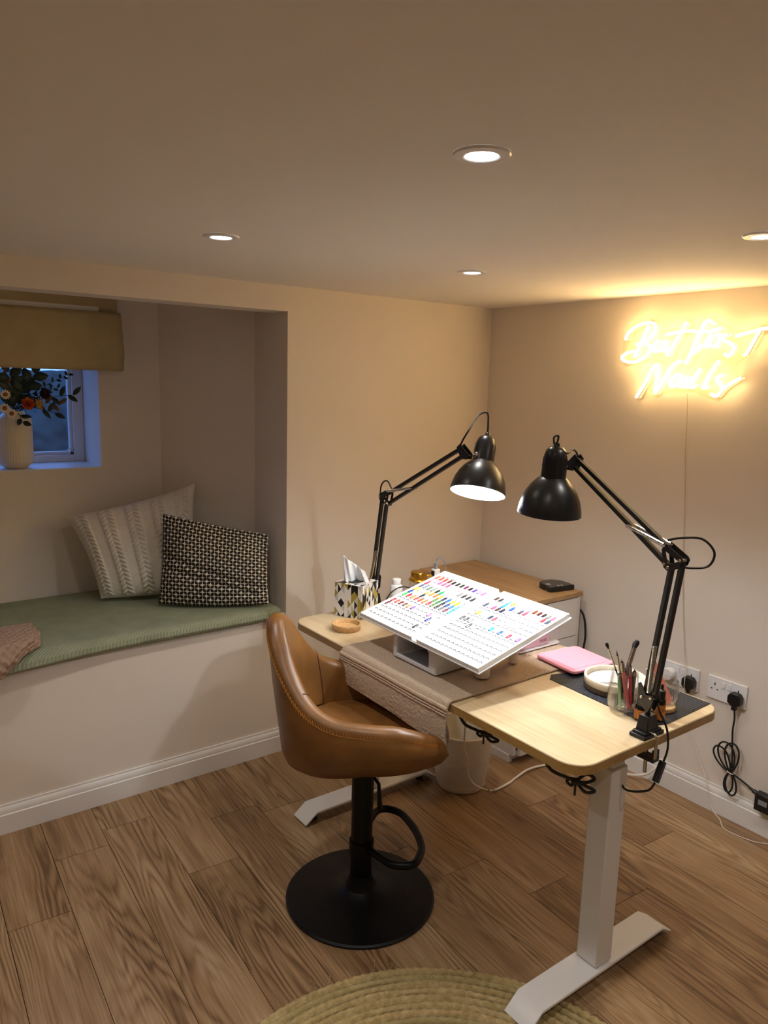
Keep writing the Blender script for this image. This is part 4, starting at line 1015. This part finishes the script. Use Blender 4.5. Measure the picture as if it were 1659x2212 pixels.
cushion('knit_cushion', 'cream cushion with raised chevron knit ridges leaning on the alcove wall', m_knit, m_knit,
        [(.862, 3.03, PZ+.012), (1.245, 2.90, PZ+.012), (1.292, 3.085, 1.078), (.768, 3.160, .962)], .080, knit, 170, .45, .09)
def leaf_print():
    t = NT('leaf_print'); u = t.node('ShaderNodeTexCoord').outputs['UV']; sx = t.node('ShaderNodeSeparateXYZ'); t.L(u, sx.inputs[0])
    nz = t.noise(u, 3.0, 2)
    x = t.m2('ADD', t.m2('MULTIPLY', sx.outputs[0], 29.0), t.m2('MULTIPLY', nz, .5)); y = t.m2('ADD', t.m2('MULTIPLY', sx.outputs[1], 24.0), t.m2('MULTIPLY', nz, .6))
    cx_, cy_ = t.m2('FLOOR', x), t.m2('FLOOR', y)
    fx, fy = t.m2('SUBTRACT', t.m2('FRACT', x), .5), t.m2('SUBTRACT', t.m2('FRACT', y), .5)
    par = t.m2('MODULO', t.m2('ABSOLUTE', t.m2('ADD', cx_, cy_)), 2.0); sg = t.m2('SUBTRACT', t.m2('MULTIPLY', t.m2('GREATER_THAN', par, .5), 2.0), 1.0)
    a = t.m2('MULTIPLY', t.m2('ADD', fx, t.m2('MULTIPLY', sg, fy)), .7071); b = t.m2('MULTIPLY', t.m2('SUBTRACT', fx, t.m2('MULTIPLY', sg, fy)), .7071)
    d = t.m2('ADD', t.m2('POWER', t.m2('DIVIDE', t.m2('ABSOLUTE', a), .60), 1.6), t.m2('POWER', t.m2('DIVIDE', t.m2('ABSOLUTE', b), .40), 1.6))
    t.set(Base_Color=t.ramp(d, [(.93, hx('100c0e')), (1.02, hx('d6cab4'))]), Roughness=.9); t.bump(t.noise(u, 300, 2), .2, .001)
    return t.m
m_leaf = leaf_print()
def fold(u, v):
    w = .016*math.exp(-((v-.55+.35*u)/.03)**2)*(1-u*.4) + .013*math.exp(-((v-.42+.30*u)/.03)**2)*(u < .9) + .008*math.exp(-((v-.10-.14*max(0, u-.5))/.025)**2)*(u > .45)
    return -w - .016*math.exp(-((u-.55-.2*(1-v))/.09)**2)*max(0, v-.35)
cushion('patterned_cushion', 'black and cream leaf-print cushion at the corner of the green seat pad', m_leaf, mat('cream_linen', hx('c8bda8'), .95),
        [(1.035, 2.850, PZ+.012), (1.405, 2.622, PZ+.010), (1.440, 2.690, .905), (1.085, 2.920, .985)], .066, fold, 120, .55, .03)

# ------------------------------------------------------------------ knitted throw at the left edge of the picture
th_ = thing('knitted_throw', 'folded blush chunky knit throw at the left end of the seat pad', 'blanket', (.38, 2.66, PZ))
m_thr = mat('blush_knit', hx('a98d79'), .95, var=.10, vs=60, bump=.6, bs=160, bd=.004)
def throw_path(s_, L_):
    """s_ 0..1 from the back of the bench over its front edge; returns y, z of the layer middle and its outward normal"""
    top = .175; rad = .030 + .014*L_; drop = .035; arc = rad*PI/2; tot = top+arc+drop; d = s_*tot; h0 = PZ + .008 + L_*.0150
    if d < top: return 2.745-d, h0, (0, 1)
    if d < top+arc: a = (d-top)/rad; return 2.570-rad*math.sin(a), h0-rad+rad*math.cos(a), (-math.sin(a), math.cos(a))
    return 2.570-rad, h0-rad-(d-top-arc), (-1, 0)
for L_ in range(3):
    def fp(u, v, L_=L_):
        y, z, nr_ = throw_path(v, L_); hh_ = .0078
        xr = .560 - .012*L_ - .05*v - .24*max(0, v-.55); xl = -.10
        w_ = xr-xl; per = 2*w_+PI*hh_; d = u*per
        if d < w_: x, o_ = xl+d, hh_
        elif d < w_+PI*hh_: a = (d-w_)/hh_; x, o_ = xr+hh_*math.sin(a), hh_*math.cos(a)
        else: x, o_ = xr-(d-w_-PI*hh_), -hh_
        kn = .0042*math.sin(v*62 + math.sin(x*200)*.9)*math.cos(x*210) if o_ > -hh_*.5 else 0
        o_ += kn + .003*mnoise.noise(Vector((x*9, v*4, L_)))
        return (x + (.002*math.sin(v*78) if abs(o_) < hh_*.9 else 0), y + nr_[0]*o_, z + nr_[1]*o_)
    MB().grid(fp, 240, 120).build('fold', m_thr, th_, ang=180, world=True)

# ------------------------------------------------------------------ roman blind
bl_ = thing('roman_blind', 'beige fabric roman blind half covering the alcove window', 'blind', (.57, 3.22, 1.55))
m_blind = mat('beige_linen_blind', hx('b5a37c'), .9, var=.06, vs=14, bump=.3, bs=400, bd=.001)
BX0_, BX1_ = .13, 1.022
def blp(u, v):
    z = lerp(1.775, 1.545, v); x = lerp(BX0_, BX1_ + .010*math.sin(v*PI*.9)*v, u)
    return (x, 3.185 - .012*math.sin(v*PI) + .004*math.sin(u*7), z)
q = MB().grid(blp, 30, 14).build('lower_fold', m_blind, bl_, world=True); s_ = q.modifiers.new('s', 'SOLIDIFY'); s_.thickness = .006
q = MB().grid(lambda u, v: (lerp(BX0_, BX1_-.004, u), 3.212-.004*math.sin(v*PI), lerp(1.865, 1.755, v)), 20, 6).build('upper_fold', m_blind, bl_, world=True); s_ = q.modifiers.new('s', 'SOLIDIFY'); s_.thickness = .005
MB().b2((BX0_, 3.200, 1.772), (BX1_-.08, 3.206, 1.796)).build('light_gap_strip', m_whiteplastic, bl_, smooth=False, world=True)  # white strip stands in for light showing through between the folds
MB().tube([(BX1_+.001, 3.183, 1.775), (BX1_+.004, 3.176, 1.70), (BX1_+.010, 3.177, 1.62), (BX1_+.008, 3.186, 1.546)], .0022, 6).build('side_piping', m_blind, bl_, world=True)
MB().b2((BX0_, 3.214, 1.862), (BX1_, 3.246, 1.878)).build('headrail', m_whiteplastic, bl_, smooth=False, world=True)

# ------------------------------------------------------------------ vase and flowers on the sill
VX_, VY_, VZ = .632, 3.325, WIN[2]+.0065
vs_ = thing('ribbed_vase', 'cream ribbed ceramic vase on the window sill', 'vase', (VX_, VY_, VZ))
m_vase = mat('cream_glaze', hx('e2d6bd'), .28)
MB().lathe([(0, 0), (.042, 0), (.046, .004), (.050, .008), (.062, .020), (.066, .034), (.066, .180), (.064, .196), (.056, .208), (.044, .215), (.040, .220), (.041, .228), (.036, .228), (.036, .214), (.058, .195), (.060, .03), (0, .012)], 144, rip=lambda a, z: (.016*math.cos(44*a) if .018 < z < .20 else 0)).build('vase_body', m_vase, vs_, ang=60)
NK = Vector((VX_, VY_, VZ+.222))
m_stem = mat('dark_stem', hx('2a3324'), .7); m_lf = mat('dark_green_leaf', hx('26382b'), .5, var=.25, vs=30); m_lf2 = mat('eucalyptus_leaf', hx('1f3330'), .5); m_lfb = mat('dried_brown_leaf', hx('6b4a30'), .7)
def leafmesh(nm, L_, w, m):
    g_ = MB().grid(lambda u, v: ((v-.5)*2*w*math.sin(PI*min(1, .04+u*.96))**.8*(1-.25*u), u*L_, .18*L_*math.sin(u*2.2)*.4 - abs(v-.5)*w*.5), 9, 5)
    me = g_.mesh(nm, ang=180); me.materials.append(m); return me
LFM = {'big': leafmesh('leaf_big', .046, .0115, m_lf), 'small': leafmesh('leaf_small', .020, .0062, m_lf2), 'brown': leafmesh('leaf_brown', .04, .010, m_lfb), 'wide': leafmesh('leaf_wide', .06, .021, m_lf)}
def sprig(label, tip, kind, n, sp=.8, start=.4):
    tip = Vector(tip); root = NK - UP*.05 + (tip-NK)*.02; t = thing('leaf_sprig', label, 'foliage', root, group='leafy sprigs in the vase')
    mid = NK + Vector((0, 0, .01)); pth = cr([root, mid, mid.lerp(tip, .5) + UP*.015, tip], 8)
    MB().tube(pth, [.0022-.0014*k/len(pth) for k in range(len(pth))], 6).build('stem', m_stem, t, world=True)
    for k in range(n):
        f = start + (1-start)*(k+1)/n; q = pth[min(len(pth)-1, int(f*(len(pth)-1)))]; d = (tip-mid).normalized()
        sgn = 1 if k % 2 else -1; side = d.cross(Vector((0, -1, .2))).normalized()
        ld_ = (d*(.55 if k < n-1 else 1.4) + side*sgn*sp + Vector((random.uniform(-.25, .25), random.uniform(-.35, .15), random.uniform(-.2, .2)))).normalized()
        zz_ = Vector((random.uniform(-.5, .5), -1, random.uniform(-.2, .6))); xx_ = ld_.cross(zz_).normalized(); zz_ = xx_.cross(ld_)
        M = Matrix(((xx_.x, ld_.x, zz_.x, q.x), (xx_.y, ld_.y, zz_.y, q.y), (xx_.z, ld_.z, zz_.z, q.z), (0, 0, 0, 1)))
        o = bpy.data.objects.new('leaf', LFM[kind]); COL.objects.link(o); o.parent = t; o.matrix_parent_inverse = t.matrix_basis.inverted(); o.matrix_basis = M
FY = 3.30
sprig('large-leaved dark sprig reaching right past the window frame', (.855, FY-.01, 1.443), 'big', 5, .7, .62)
sprig('broad green leafy sprig rising under the blind', (.720, FY, 1.525), 'wide', 7, .9, .35)
sprig('small-leaved sprig at the upper right under the blind', (.842, FY, 1.525), 'small', 12, .9, .5)
sprig('small-leaved sprig pointing at the window pane', (.800, FY+.01, 1.470), 'small', 11, .9, .45)
sprig('dark leafy sprig drooping right of the orange bloom', (.780, FY-.01, 1.368), 'big', 4, .8, .6)
sprig('tall broad-leaved sprig at the left behind the daisies', (.625, FY+.02, 1.530), 'wide', 7, .9, .4)
sprig('dried brown sprig beside the dark red bloom', (.800, FY, 1.405), 'brown', 5, .6, .55)
sprig('dried brown sprig left of the broad green leaves', (.600, FY+.02, 1.500), 'brown', 6, .7, .45)
sprig('short leafy sprig hanging over the vase lip', (.650, FY-.045, 1.335), 'big', 3, .8, .7)
sprig('dense green sprig behind the orange bloom', (.670, FY+.03, 1.480), 'wide', 6, 1.0, .3)
def bloom(name, label, pos, face, m_pet, m_cen, npet, rin, L_, w, layers=1, cup=.2):
    pos = Vector(pos); face = Vector(face).normalized(); t = thing(name, label, 'flower', NK - UP*.04, group=None)
    MB().tube(cr([NK - UP*.04, NK + (pos-NK)*.3, pos - face*.02, pos], 6), .0016, 6).build('stem', m_stem, t, world=True)
    g_ = MB().grid(lambda u, v: ((v-.5)*2*w*math.sin(PI*min(.97, .1+u*.85))**.6, rin+u*L_, cup*L_*u*u - .002*abs(v-.5)), 6, 4); pm_ = g_.mesh('petal', ang=180); pm_.materials.append(m_pet)
    M = Matrix.Translation(pos) @ align(face)
    for l_ in range(layers):
        for k in range(npet):
            o = bpy.data.objects.new('petal', pm_); COL.objects.link(o); o.parent = t; o.matrix_parent_inverse = t.matrix_basis.inverted()
            o.matrix_basis = M @ Matrix.Rotation(2*PI*(k+.37*l_)/npet, 4, 'Z') @ Matrix.Rotation(R(22*l_), 4, 'X') @ Matrix.Scale(1-.17*l_, 4)
    MB(M).lathe([(0, -.002), (rin*1.6, 0), (rin*1.7, .003), (rin*1.1, .006), (0, .0075)], 16).build('flower_centre', m_cen, t, world=True)
m_pw = mat('daisy_petal', hx('e8dfcb'), .7); m_dc = mat('daisy_centre', hx('a0602a'), .9); m_or = mat('orange_petal', hx('c4561f'), .6, var=.2, vs=60); m_dr = mat('dark_red_petal', hx('2e0f10'), .7); m_ye = mat('yellow_petal', hx('b98d2c'), .7)
for p, lab in (((.597, FY-.03, 1.441), 'topmost white daisy left of the orange bloom'), ((.590, FY-.04, 1.388), 'middle white daisy at the left edge of the bouquet'), ((.613, FY-.045, 1.368), 'lowest white daisy just above the vase lip')):
    bloom('daisy', lab, p, (-.1, -1, .25), m_pw, m_dc, 12, .005, .015, .0036)
bloom('orange_rose', 'orange rose-like bloom in the middle of the bouquet', (.672, FY-.04, 1.405), (.1, -1, .2), m_or, m_or, 7, .003, .022, .011, 4, .5)
bloom('dark_bloom', 'very dark red bloom right of the orange rose', (.742, FY-.02, 1.445), (.2, -1, .1), m_dr, m_dr, 10, .004, .020, .006, 3, .4)
bloom('yellow_bloom', 'spiky yellow bloom beside the orange rose', (.716, FY-.035, 1.405), (.6, -1, .2), m_ye, m_ye, 9, .003, .022, .0035, 1, .3)

# ------------------------------------------------------------------ sockets, plugs
def socket(label, yc, zc):
    t = thing('double_socket', label, 'wall socket', (WX, yc, zc), group='double wall sockets')
    MB().b2((-.009, -.0735, -.043), (-.0003, .0735, .043)).build('face_plate', m_whiteplastic, t, bevel=.003, seg=3)
    for s_ in (-1, 1):
        MB().b2((-.0125, s_*.012-.0065, .008), (-.0088, s_*.012+.0065, .030)).build('switch', m_whiteplastic, t, bevel=.001)
        h_ = MB()
        h_.b2((-.0094, s_*.044-.002, .010), (-.0088, s_*.044+.002, .020))
        for q in (-1, 1): h_.b2((-.0094, s_*.044+q*.011-.0032, -.006), (-.0088, s_*.044+q*.011+.0032, -.002))
        h_.build('pin_holes', m_black, t, smooth=False)
socket('white double socket half hidden by the near desk lamp', 1.487, .466)
socket('white double socket right of the desk with one black plug', 1.305, .466)
def plug(label, y, z, m, rnd=False):
    t = thing('mains_plug', label, 'plug', (WX-.0128, y, z))
    if rnd: MB().lathe([(0, 0), (.024, 0), (.024, .018), (.021, .024), (0, .025)], 32, Matrix.Rotation(R(-90), 4, 'Y')).build('plug_body', m, t, ang=50)
    else:
        P = [(-.024, .010), (-.014, .024), (.014, .024), (.024, .010), (.024, -.014), (.010, -.024), (-.010, -.024), (-.024, -.014)]
        MB().prism(P, -.026, 0, axis=0).build('plug_body', m, t, bevel=.004, seg=3)
        MB().b2((-.022, -.008, -.040), (-.008, .008, -.020)).build('cable_grip', m, t, bevel=.002)
    return t
plug('white round plug in the left side of the half-hidden socket', 1.527, .463, m_whiteplastic, True)
plug('black mains plug beside the white round plug', 1.441, .457, m_black)
plug('black mains plug in the right-hand double socket', 1.261, .457, m_black)

# ------------------------------------------------------------------ cables on the right wall
wx = WX-.006
bc = thing('bundled_power_cable', 'black power cable tied in loops above the skirting board', 'cable', (2.535, 1.25, .2))
main = [(2.532, 1.261, .415), (2.536, 1.259, .38), (2.538, 1.262, .34), (2.536, 1.256, .285), (2.534, 1.250, .235), (2.530, 1.247, .200)]
MB().tube(cr(main, 8), .0034, 8).build('cable_drop', m_rubber, bc, world=True)
tie = Vector((2.526, 1.247, .186))
def petal_loop(c, d, side, L_, k_):
    d = Vector(d).normalized(); side = Vector(side); out = []
    for i in range(29):
        a = PI*i/28; r_ = L_*math.sin(a)**.75; an = (a-PI/2)*k_
        out.append(c + d*(r_*math.cos(an)) + side*(r_*math.sin(an)) + Vector((.004*math.sin(a*2), 0, 0)))
    return out
for ly, lz, kk_ in ((.004, .115, .34), (.036, .108, .40), (.062, .082, .36)):
    MB().tube(petal_loop(tie - UP*.006, (0, ly, lz), Vector((0, lz, -ly)).normalized(), math.hypot(ly, lz), kk_), .0033, 8).build('upper_loop', m_rubber, bc, world=True)
for ly, lz, kk_ in ((-.010, -.090, .40), (.006, -.084, .34)):
    MB().tube(petal_loop(tie + UP*.006, (0, ly, lz), Vector((0, lz, -ly)).normalized(), math.hypot(ly, lz), kk_), .0033, 8).build('lower_loop', m_rubber, bc, world=True)
MB().tube([tie + Vector((.008*math.cos(a), .012*math.sin(a), .002*math.sin(a))) for a in [2*PI*k/20 for k in range(20)]], .0016, 6, closed=True).build('white_tie', m_cordw, bc, world=True)
MB().tube(cr([tie, tie + Vector((0, -.03, -.008)), tie + Vector((.0, -.065, -.020)), tie + Vector((0, -.078, -.026))], 6), .0034, 8).build('cable_tail', m_rubber, bc, world=True)
MB().tube([tie + Vector((0, -.072, -.024)), tie + Vector((0, -.085, -.029)), tie + Vector((0, -.086, -.029)), tie + Vector((0, -.105, -.035))], [.0048, .0048, .0075, .0085], 10).build('connector', m_black, bc, world=True)
ab_ = thing('power_adapter', 'black power adapter brick cut off by the right edge of the picture', 'adapter', (2.527, 1.095, .1012))
MB().b2((-.022, -.055, 0), (.010, .050, .064)).build('adapter_body', m_black, ab_, bevel=.004)
MB().b2((-.0226, .005, .026), (-.0218, .035, .044)).build('adapter_label', m_grey, ab_, smooth=False)
cw = thing('thin_sign_flex', 'thin clear flex running from the neon sign to the sockets', 'cable', (wx, 1.5, .5))
MB().tube(cr([(2.545, 1.569, 1.52), (2.549, 1.563, 1.437), (2.549, 1.556, 1.30), (2.548, 1.542, 1.166), (2.549, 1.528, .96), (2.548, 1.506, .75), (2.546, 1.482, .577), (2.532, 1.462, .51), (2.512, 1.448, .470), (2.508, 1.444, .44), (2.53, 1.436, .40)], 10), .0014, 6).build('flex', m_cordclear, cw, world=True)
cw2 = thing('thin_floor_flex', 'thin clear flex trailing down the skirting onto the floor', 'cable', (2.53, 1.4, .1))
MB().tube(cr([(2.546, 1.436, .40), (2.548, 1.434, .28), (2.547, 1.417, .249), (2.546, 1.377, .173), (2.540, 1.345, .125), (2.535, 1.332, .095), (2.534, 1.318, .05), (2.528, 1.296, .012), (2.505, 1.255, .003), (2.468, 1.221, .003), (2.464, 1.172, .003), (2.478, 1.113, .003), (2.506, 1.076, .003), (2.515, 1.02, .003)], 10), .0016, 6).build('flex', m_cordw, cw2, world=True)
kb = thing('black_wall_cable', 'black cable hanging in the gap between cabinet and wall', 'cable', (2.53, 1.93, .3))
MB().tube(cr([(2.534, 2.10, .60), (2.536, 1.99, .605), (2.536, 1.945, .58), (2.532, 1.925, .50), (2.531, 1.93, .40), (2.531, 1.915, .22), (2.531, 1.90, .12), (2.530, 1.88, .06), (2.522, 1.86, .006)], 8), .0045, 8).build('cable', m_rubber, kb, world=True)
# white lead from the desk to the floor
wc = thing('white_desk_cable', 'white cable hanging from the desk and curling across the floor', 'cable', (1.9, 1.86, 0))
wp = cr([(1.58, 1.62, .644), (1.60, 1.655, .49), (1.68, 1.74, .319), (1.745, 1.788, .226), (1.79, 1.828, .140), (1.835, 1.842, .080), (1.90, 1.845, .035), (1.955, 1.850, .012), (2.046, 1.862, .006), (2.10, 1.875, .006), (2.18, 1.885, .012), (2.27, 1.88, .006), (2.36, 1.84, .006), (2.44, 1.72, .006), (2.50, 1.58, .03), (2.53, 1.52, .10)], 10)
MB().tube(wp, [.0028]*70 + [.0046]*(len(wp)-70), 8).build('lead', m_cordw, wc, world=True)
for k in (63, 69): MB().tube(wp[k:k+2], .0036, 8).build('black_tape', m_black, wc, world=True)
# black cable bows under the desk
def bow(label, c, s):
    c = Vector(c); t = thing('tied_cable', label, 'cable', c)
    MB().tube(cr([c, c + RGT*.03*s + UP*.022*s, c + RGT*.055*s + UP*.008*s, c + RGT*.03*s - UP*.004*s, c], 8), .0042, 8).build('loop', m_rubber, t, world=True)
    MB().tube(cr([c, c + RGT*.025*s - UP*.012*s, c + RGT*.058*s - UP*.03*s, c + RGT*.03*s - UP*.034*s, c], 8), .0042, 8).build('loop', m_rubber, t, world=True)
    MB().tube(cr([c, c - RGT*.012*s - UP*.014*s, c - RGT*.026*s + UP*.0*s, c - RGT*.012*s + UP*.008*s, c], 6), .0038, 8).build('loop', m_rubber, t, world=True)
    MB().tube(cr([c, c - RGT*.03*s + UP*.012*s, c - RGT*.075*s + UP*.034*s, c - RGT*.10*s + UP*.075*s], 6), .0044, 8).build('lead', m_rubber, t, world=True)
    MB().tube([c, c - UP*.045*s], .003, 6).build('loose_end', m_rubber, t, world=True)
    MB().tube([c - RGT*.012*s, c + RGT*.012*s], .0105*s, 10).build('knot', m_rubber, t, world=True)
bow('black cable tied in a bow under the near desk corner', (1.45, 1.098, .560), .85)
bow('black cable bunched under the desk above the waste bin', (1.40, 1.376, .588), .7)

# ------------------------------------------------------------------ neon sign
SIGN = {
 'B_stem': [(1.743, 1.766), (1.768, 1.711), (1.793, 1.652)],
 'B': [(1.84, 1.717), (1.829, 1.743), (1.791, 1.768), (1.744, 1.778), (1.715, 1.768), (1.715, 1.743), (1.742, 1.716), (1.788, 1.697), (1.749, 1.7), (1.729, 1.677), (1.749, 1.651), (1.791, 1.633), (1.837, 1.637), (1.85, 1.652), (1.83, 1.667), (1.795, 1.674)],
 'u': [(1.699, 1.713), (1.713, 1.688), (1.708, 1.673), (1.687, 1.676), (1.665, 1.708), (1.675, 1.683), (1.666, 1.672), (1.65, 1.679)],
 't': [(1.587, 1.773), (1.617, 1.718), (1.642, 1.679), (1.655, 1.654)],
 'tb': [(1.667, 1.73), (1.619, 1.739), (1.556, 1.741)],
 'f': [(1.486, 1.762), (1.499, 1.774), (1.517, 1.768), (1.536, 1.729), (1.557, 1.671), (1.575, 1.625), (1.566, 1.65), (1.534, 1.677), (1.521, 1.694)],
 'fb': [(1.552, 1.737), (1.495, 1.738), (1.452, 1.747)],
 'i': [(1.49, 1.728), (1.506, 1.698), (1.504, 1.684), (1.486, 1.69)],
 'r': [(1.475, 1.721), (1.462, 1.727), (1.454, 1.72), (1.466, 1.69), (1.47, 1.68)],
 's': [(1.431, 1.726), (1.451, 1.71), (1.417, 1.695), (1.401, 1.678), (1.416, 1.652), (1.431, 1.659)],
 't2': [(1.315, 1.742), (1.334, 1.7), (1.353, 1.661), (1.363, 1.653)],
 't2b': [(1.398, 1.718), (1.361, 1.727), (1.311, 1.738), (1.285, 1.742), (1.268, 1.762)],
 'N': [(1.771, 1.499), (1.739, 1.554), (1.706, 1.614), (1.69, 1.622), (1.69, 1.599), (1.689, 1.57), (1.69, 1.518), (1.659, 1.57), (1.631, 1.614), (1.608, 1.632), (1.592, 1.636)],
 'a': [(1.587, 1.584), (1.611, 1.585), (1.633, 1.56), (1.623, 1.542), (1.6, 1.557), (1.587, 1.582), (1.594, 1.553), (1.583, 1.543), (1.564, 1.554)],
 'i2': [(1.563, 1.582), (1.57, 1.554), (1.563, 1.543), (1.551, 1.547)],
 'l': [(1.517, 1.607), (1.539, 1.576), (1.555, 1.547), (1.543, 1.542), (1.525, 1.551)],
 'l2': [(1.45, 1.635), (1.473, 1.601), (1.495, 1.559), (1.5, 1.541), (1.482, 1.545)],
 's2': [(1.431, 1.587), (1.452, 1.577), (1.438, 1.556), (1.429, 1.539), (1.445, 1.515), (1.468, 1.521)],
 'tail': [(1.445, 1.515), (1.412, 1.55), (1.365, 1.579)]}
BACK = [(1.86, 1.637), (1.853, 1.732), (1.805, 1.774), (1.741, 1.791), (1.706, 1.782), (1.69, 1.745), (1.613, 1.757), (1.596, 1.784), (1.569, 1.783), (1.554, 1.758), (1.526, 1.784), (1.481, 1.779), (1.438, 1.757), (1.379, 1.734), (1.313, 1.755), (1.283, 1.779), (1.251, 1.78), (1.252, 1.733), (1.302, 1.719), (1.324, 1.677), (1.355, 1.648), (1.385, 1.628), (1.384, 1.588), (1.351, 1.581), (1.41, 1.533), (1.443, 1.494), (1.481, 1.506), (1.541, 1.526), (1.654, 1.519), (1.678, 1.502), (1.738, 1.496), (1.772, 1.485), (1.782, 1.5), (1.716, 1.629), (1.742, 1.633), (1.834, 1.614)]
sg_ = thing('neon_sign', 'glowing warm white neon script sign reading But first Nails', 'neon sign', (WX, 1.56, 1.6))
m_neonbase = mat('white_silicone_base', hx('e9e2d4'), .6)
m_neon = emis('warm_neon_tube', C_NEON, E_NEON)
for k, pl in SIGN.items():
    P_ = cr([(WX-.027, y, z) for y, z in pl], 7)
    tb_ = MB().tube(P_, .0046, 8).build('neon_tube', m_neon, sg_, world=True)
    MB().tube([p + Vector((.0060, 0, 0)) for p in P_], .0052, 6).build('tube_base', m_neonbase, tb_)
MB().prism(BACK, WX-.018, WX-.014, axis=0).build('acrylic_backing', m_acryl, sg_, smooth=False, world=True)
st_ = MB()
for y, z in ((1.741, 1.781), (1.272, 1.770)): st_.lathe([(0, 0), (.004, 0), (.004, .020), (0, .020)], 12, Matrix.Translation((WX-.0005, y, z)) @ Matrix.Rotation(R(-90), 4, 'Y'))
st_.build('standoff', m_chrome, sg_, world=True)

# ------------------------------------------------------------------ jute rug
rg = NT('jute_braid'); v_ = rg.coords(); n1 = rg.noise(v_, 60, 3, .7); n2 = rg.noise(v_, 6, 2)
sxr = rg.node('ShaderNodeSeparateXYZ'); rg.L(v_, sxr.inputs[0])
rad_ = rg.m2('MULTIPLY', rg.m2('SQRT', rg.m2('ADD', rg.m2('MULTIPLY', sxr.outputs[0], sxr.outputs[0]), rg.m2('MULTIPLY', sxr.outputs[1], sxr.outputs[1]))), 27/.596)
wnr = rg.node('ShaderNodeTexWhiteNoise', noise_dimensions='1D'); rg.L(rg.m2('FLOOR', rad_), wnr.inputs['W'])
strand = rg.ramp(rg.m2('ADD', rg.m2('MULTIPLY', n1, .7), rg.m2('MULTIPLY', n2, .3)), [(.32, hx('947c4c')), (.5, hx('b39a68')), (.68, hx('ccb487'))])
strand = rg.mix(rg.m2('MULTIPLY', wnr.outputs[0], .45), strand, hx('8a8558'))
groove_shade_ = rg.m2('POWER', rg.m2('ABSOLUTE', rg.m2('SUBTRACT', rg.m2('MULTIPLY', rg.m2('FRACT', rad_), 2.0), 1.0)), 5.0)  # shade in the grooves between braid rings, painted into the colour
rg.set(Base_Color=rg.mix(rg.m2('MULTIPLY', groove_shade_, .75), strand, hx('54451f')), Roughness=.95); rg.bump(rg.noise(v_, 500, 3), .5, .001)
rug = thing('jute_rug', 'round braided jute rug at the bottom edge of the picture', 'rug', (.84, .835, 0))
RR, NB = .596, 27
def rugpt(u, v):
    a = 2*PI*u; br_ = v*NB; k = int(min(br_, NB-1e-6)); f = br_-k; r_ = max(.004, v*RR)
    nst = max(6, int(r_*2*PI/.0235)); ph = a*nst/(2*PI) + (k % 2)*.5
    ridge = max(0.0, math.sin(PI*f))**.8; st = .72+.28*abs(math.sin(PI*ph + (f-.5)*1.4))
    w = mnoise.noise(Vector((math.cos(a)*8*r_, math.sin(a)*8*r_, k)))
    z = .0004 + .0105*ridge*st + .0008*w
    rr_ = r_ + .005*w*v + .003*math.sin(PI*ph*2)*(1 if v > .97 else .3)
    if v >= .9999: z = .0005
    return (rr_*math.cos(a), rr_*math.sin(a), z)
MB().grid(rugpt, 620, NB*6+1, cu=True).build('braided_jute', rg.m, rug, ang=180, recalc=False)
fz = MB()
for k in range(46):
    a = random.uniform(-.5, 2.6); L_ = random.uniform(.012, .035); p = Vector((RR*math.cos(a), RR*math.sin(a), .006)); d = Vector((math.cos(a+random.uniform(-1, 1)), math.sin(a+random.uniform(-1, 1)), .3))
    fz.tube(cr([p - d*.01, p + d*L_*.5, p + d*L_ + Vector((random.uniform(-.008, .008), random.uniform(-.008, .008), -.004))], 4), .0007, 4)
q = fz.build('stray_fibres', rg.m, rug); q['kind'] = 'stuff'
